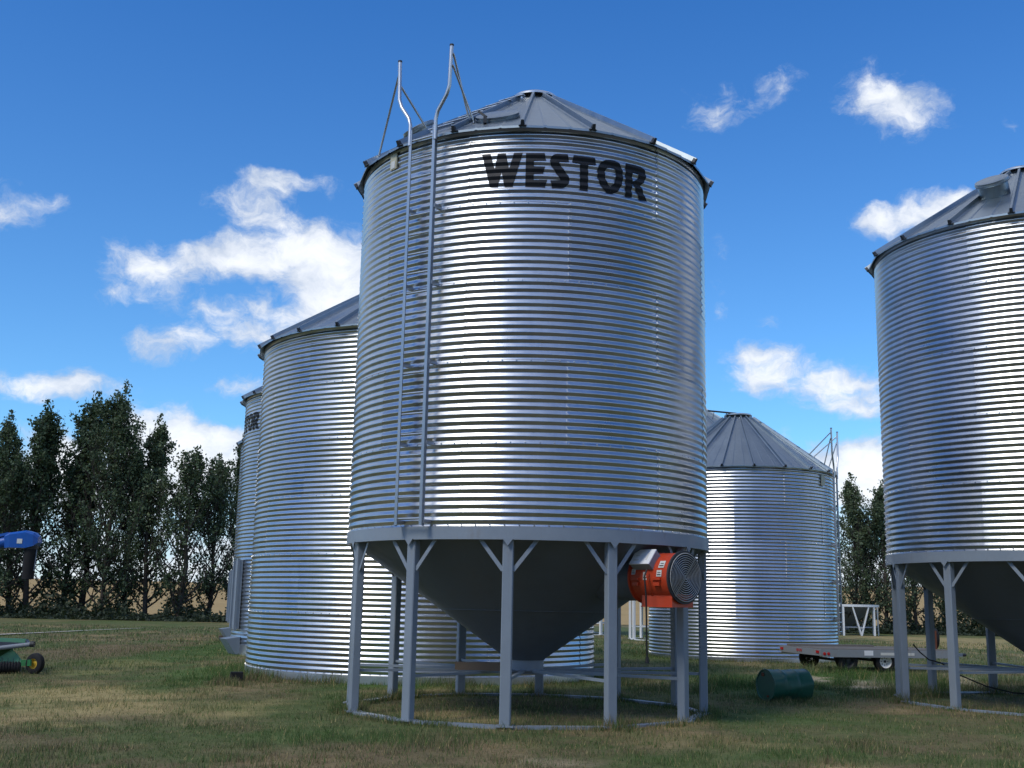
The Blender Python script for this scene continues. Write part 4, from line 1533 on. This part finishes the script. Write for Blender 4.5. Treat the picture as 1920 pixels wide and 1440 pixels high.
GX, GY, GH, GW, GC = [], [], [], [], []
for (cnt, y0_, y1_, sd, h0_, h1_, w0_, w1_) in ((95000, 9.0, 15.5, 71, .025, .075, .005, .010), (90000, 15.5, 24, 72, .025, .065, .006, .011), (75000, 24, 40, 73, .03, .09, .010, .020), (45000, 40, 62, 74, .05, .13, .02, .04)):
    x, y, hh, ww, n = blades(cnt, y0_, y1_, sd, h0_, h1_, w0_, w1_)
    cl = fbm(x * 1.1, y * .9, 55)
    cl2 = fbm(x * 4.0, y * 3.0, 56)
    hh = hh * (.55 + 1.2 * np.clip((cl - .35) * 2.5, 0, 1) * (.4 + cl2))
    keep = ~occupied(x, y) & (n.random(len(x)) < np.clip(.35 + (cl2 - .35) * 2.6, .12, 1))
    GX.append(x[keep]); GY.append(y[keep]); GH.append(hh[keep]); GW.append(ww[keep])


def ringgrass(c, r0_, r1_, cnt, h0_, h1_, seed, a0=-180, a1=180):
    n = np.random.default_rng(seed)
    a = np.radians(n.uniform(a0, a1, cnt))
    r_ = r0_ + (r1_ - r0_) * n.random(cnt) ** 1.6
    x, y = c[0] + r_ * np.sin(a), c[1] - r_ * np.cos(a)
    cl = fbm(x * 2.0, y * 2.0, seed)
    k = cl > .36
    hh = n.uniform(h0_, h1_, cnt) * np.clip((cl - .3) * 3, .3, 1.4)
    GX.append(x[k]); GY.append(y[k]); GH.append(hh[k]); GW.append(n.uniform(.007, .013, cnt)[k])


ringgrass(B2, 4.08, 4.9, 9000, .06, .24, 81)
ringgrass(B1, 2.55, 3.10, 15000, .05, .17, 82)
for (bc, ph_) in ((B1, -6.25), (B6, 0)):
    for i in range(12):
        fa = rad(ph_ + 30 * i)
        ringgrass((bc[0] + 2.86 * math.sin(fa), bc[1] - 2.86 * math.cos(fa)), .05, .38, 420, .06, .24, 300 + i + int(bc[0]))
ringgrass(B1, .2, 2.7, 7000, .03, .12, 83)
ringgrass(B5, 3.15, 3.8, 4000, .05, .2, 84)
ringgrass(B6, 2.4, 3.2, 7000, .05, .2, 85)
ringgrass((5.1, 21.3), .2, 1.3, 3500, .05, .16, 86)
for (cx, cy, rr, cnt, sd) in ((7.2, 24.6, 2.2, 8000, 87), (9.2, 30.3, 2.4, 7000, 88), (4.0, 24.5, 1.8, 3500, 89), (11.5, 26.5, 2.4, 6000, 90), (-5.6, 23.0, 1.2, 2500, 91)):
    n = np.random.default_rng(sd)
    a, r_ = n.uniform(0, 6.28, cnt), rr * np.sqrt(n.random(cnt))
    x, y = cx + r_ * np.cos(a), cy + r_ * np.sin(a)
    cl = fbm(x * 1.3, y * 1.3, sd)
    k = (cl > .45) & ~occupied(x, y)
    GX.append(x[k]); GY.append(y[k]); GH.append((n.uniform(.08, .28, cnt) * np.clip((cl - .4) * 4, .3, 1.3))[k]); GW.append(n.uniform(.008, .016, cnt)[k])
x, y, hh, ww = map(np.concatenate, (GX, GY, GH, GW))
N = len(x)
n = np.random.default_rng(99)
col = ground_color(x, y)
k = n.random(N)[:, None]
pick = n.random(N)[:, None]
col = col * (.85 + .85 * k)
col = np.where(pick < .32, np.array(GREEN) * (.8 + 1.0 * k), col)
col = np.where(pick > .92, np.array(DRY) * (.7 + .7 * k), col)
sandy = ground_color(x, y)[:, 2] > .19
a = n.uniform(0, 2 * math.pi, N)
lean = n.uniform(.05, .75, N) * hh
la = n.uniform(0, 2 * math.pi, N)
z = height(x, y)
hh = np.where(sandy, hh * .35, hh)
V = np.stack([np.stack([x - np.cos(a) * ww / 2, y - np.sin(a) * ww / 2, z - .005], 1),
              np.stack([x + np.cos(a) * ww / 2, y + np.sin(a) * ww / 2, z - .005], 1),
              np.stack([x + np.cos(la) * lean, y + np.sin(la) * lean, z + hh], 1)], 1).reshape(-1, 3)
me = np_mesh('grass', V, np.arange(N * 3).reshape(-1, 3), False)
set_color(me, np.repeat(col, 3, 0))
gr_ = link('grass', me, 'grass blade')
gr_['kind'] = 'stuff'
tag(gr_, 'short dry and green grass covering the yard', 'grass')

for o in list(bpy.data.objects):
    if '_w' in o:
        del o['_w']
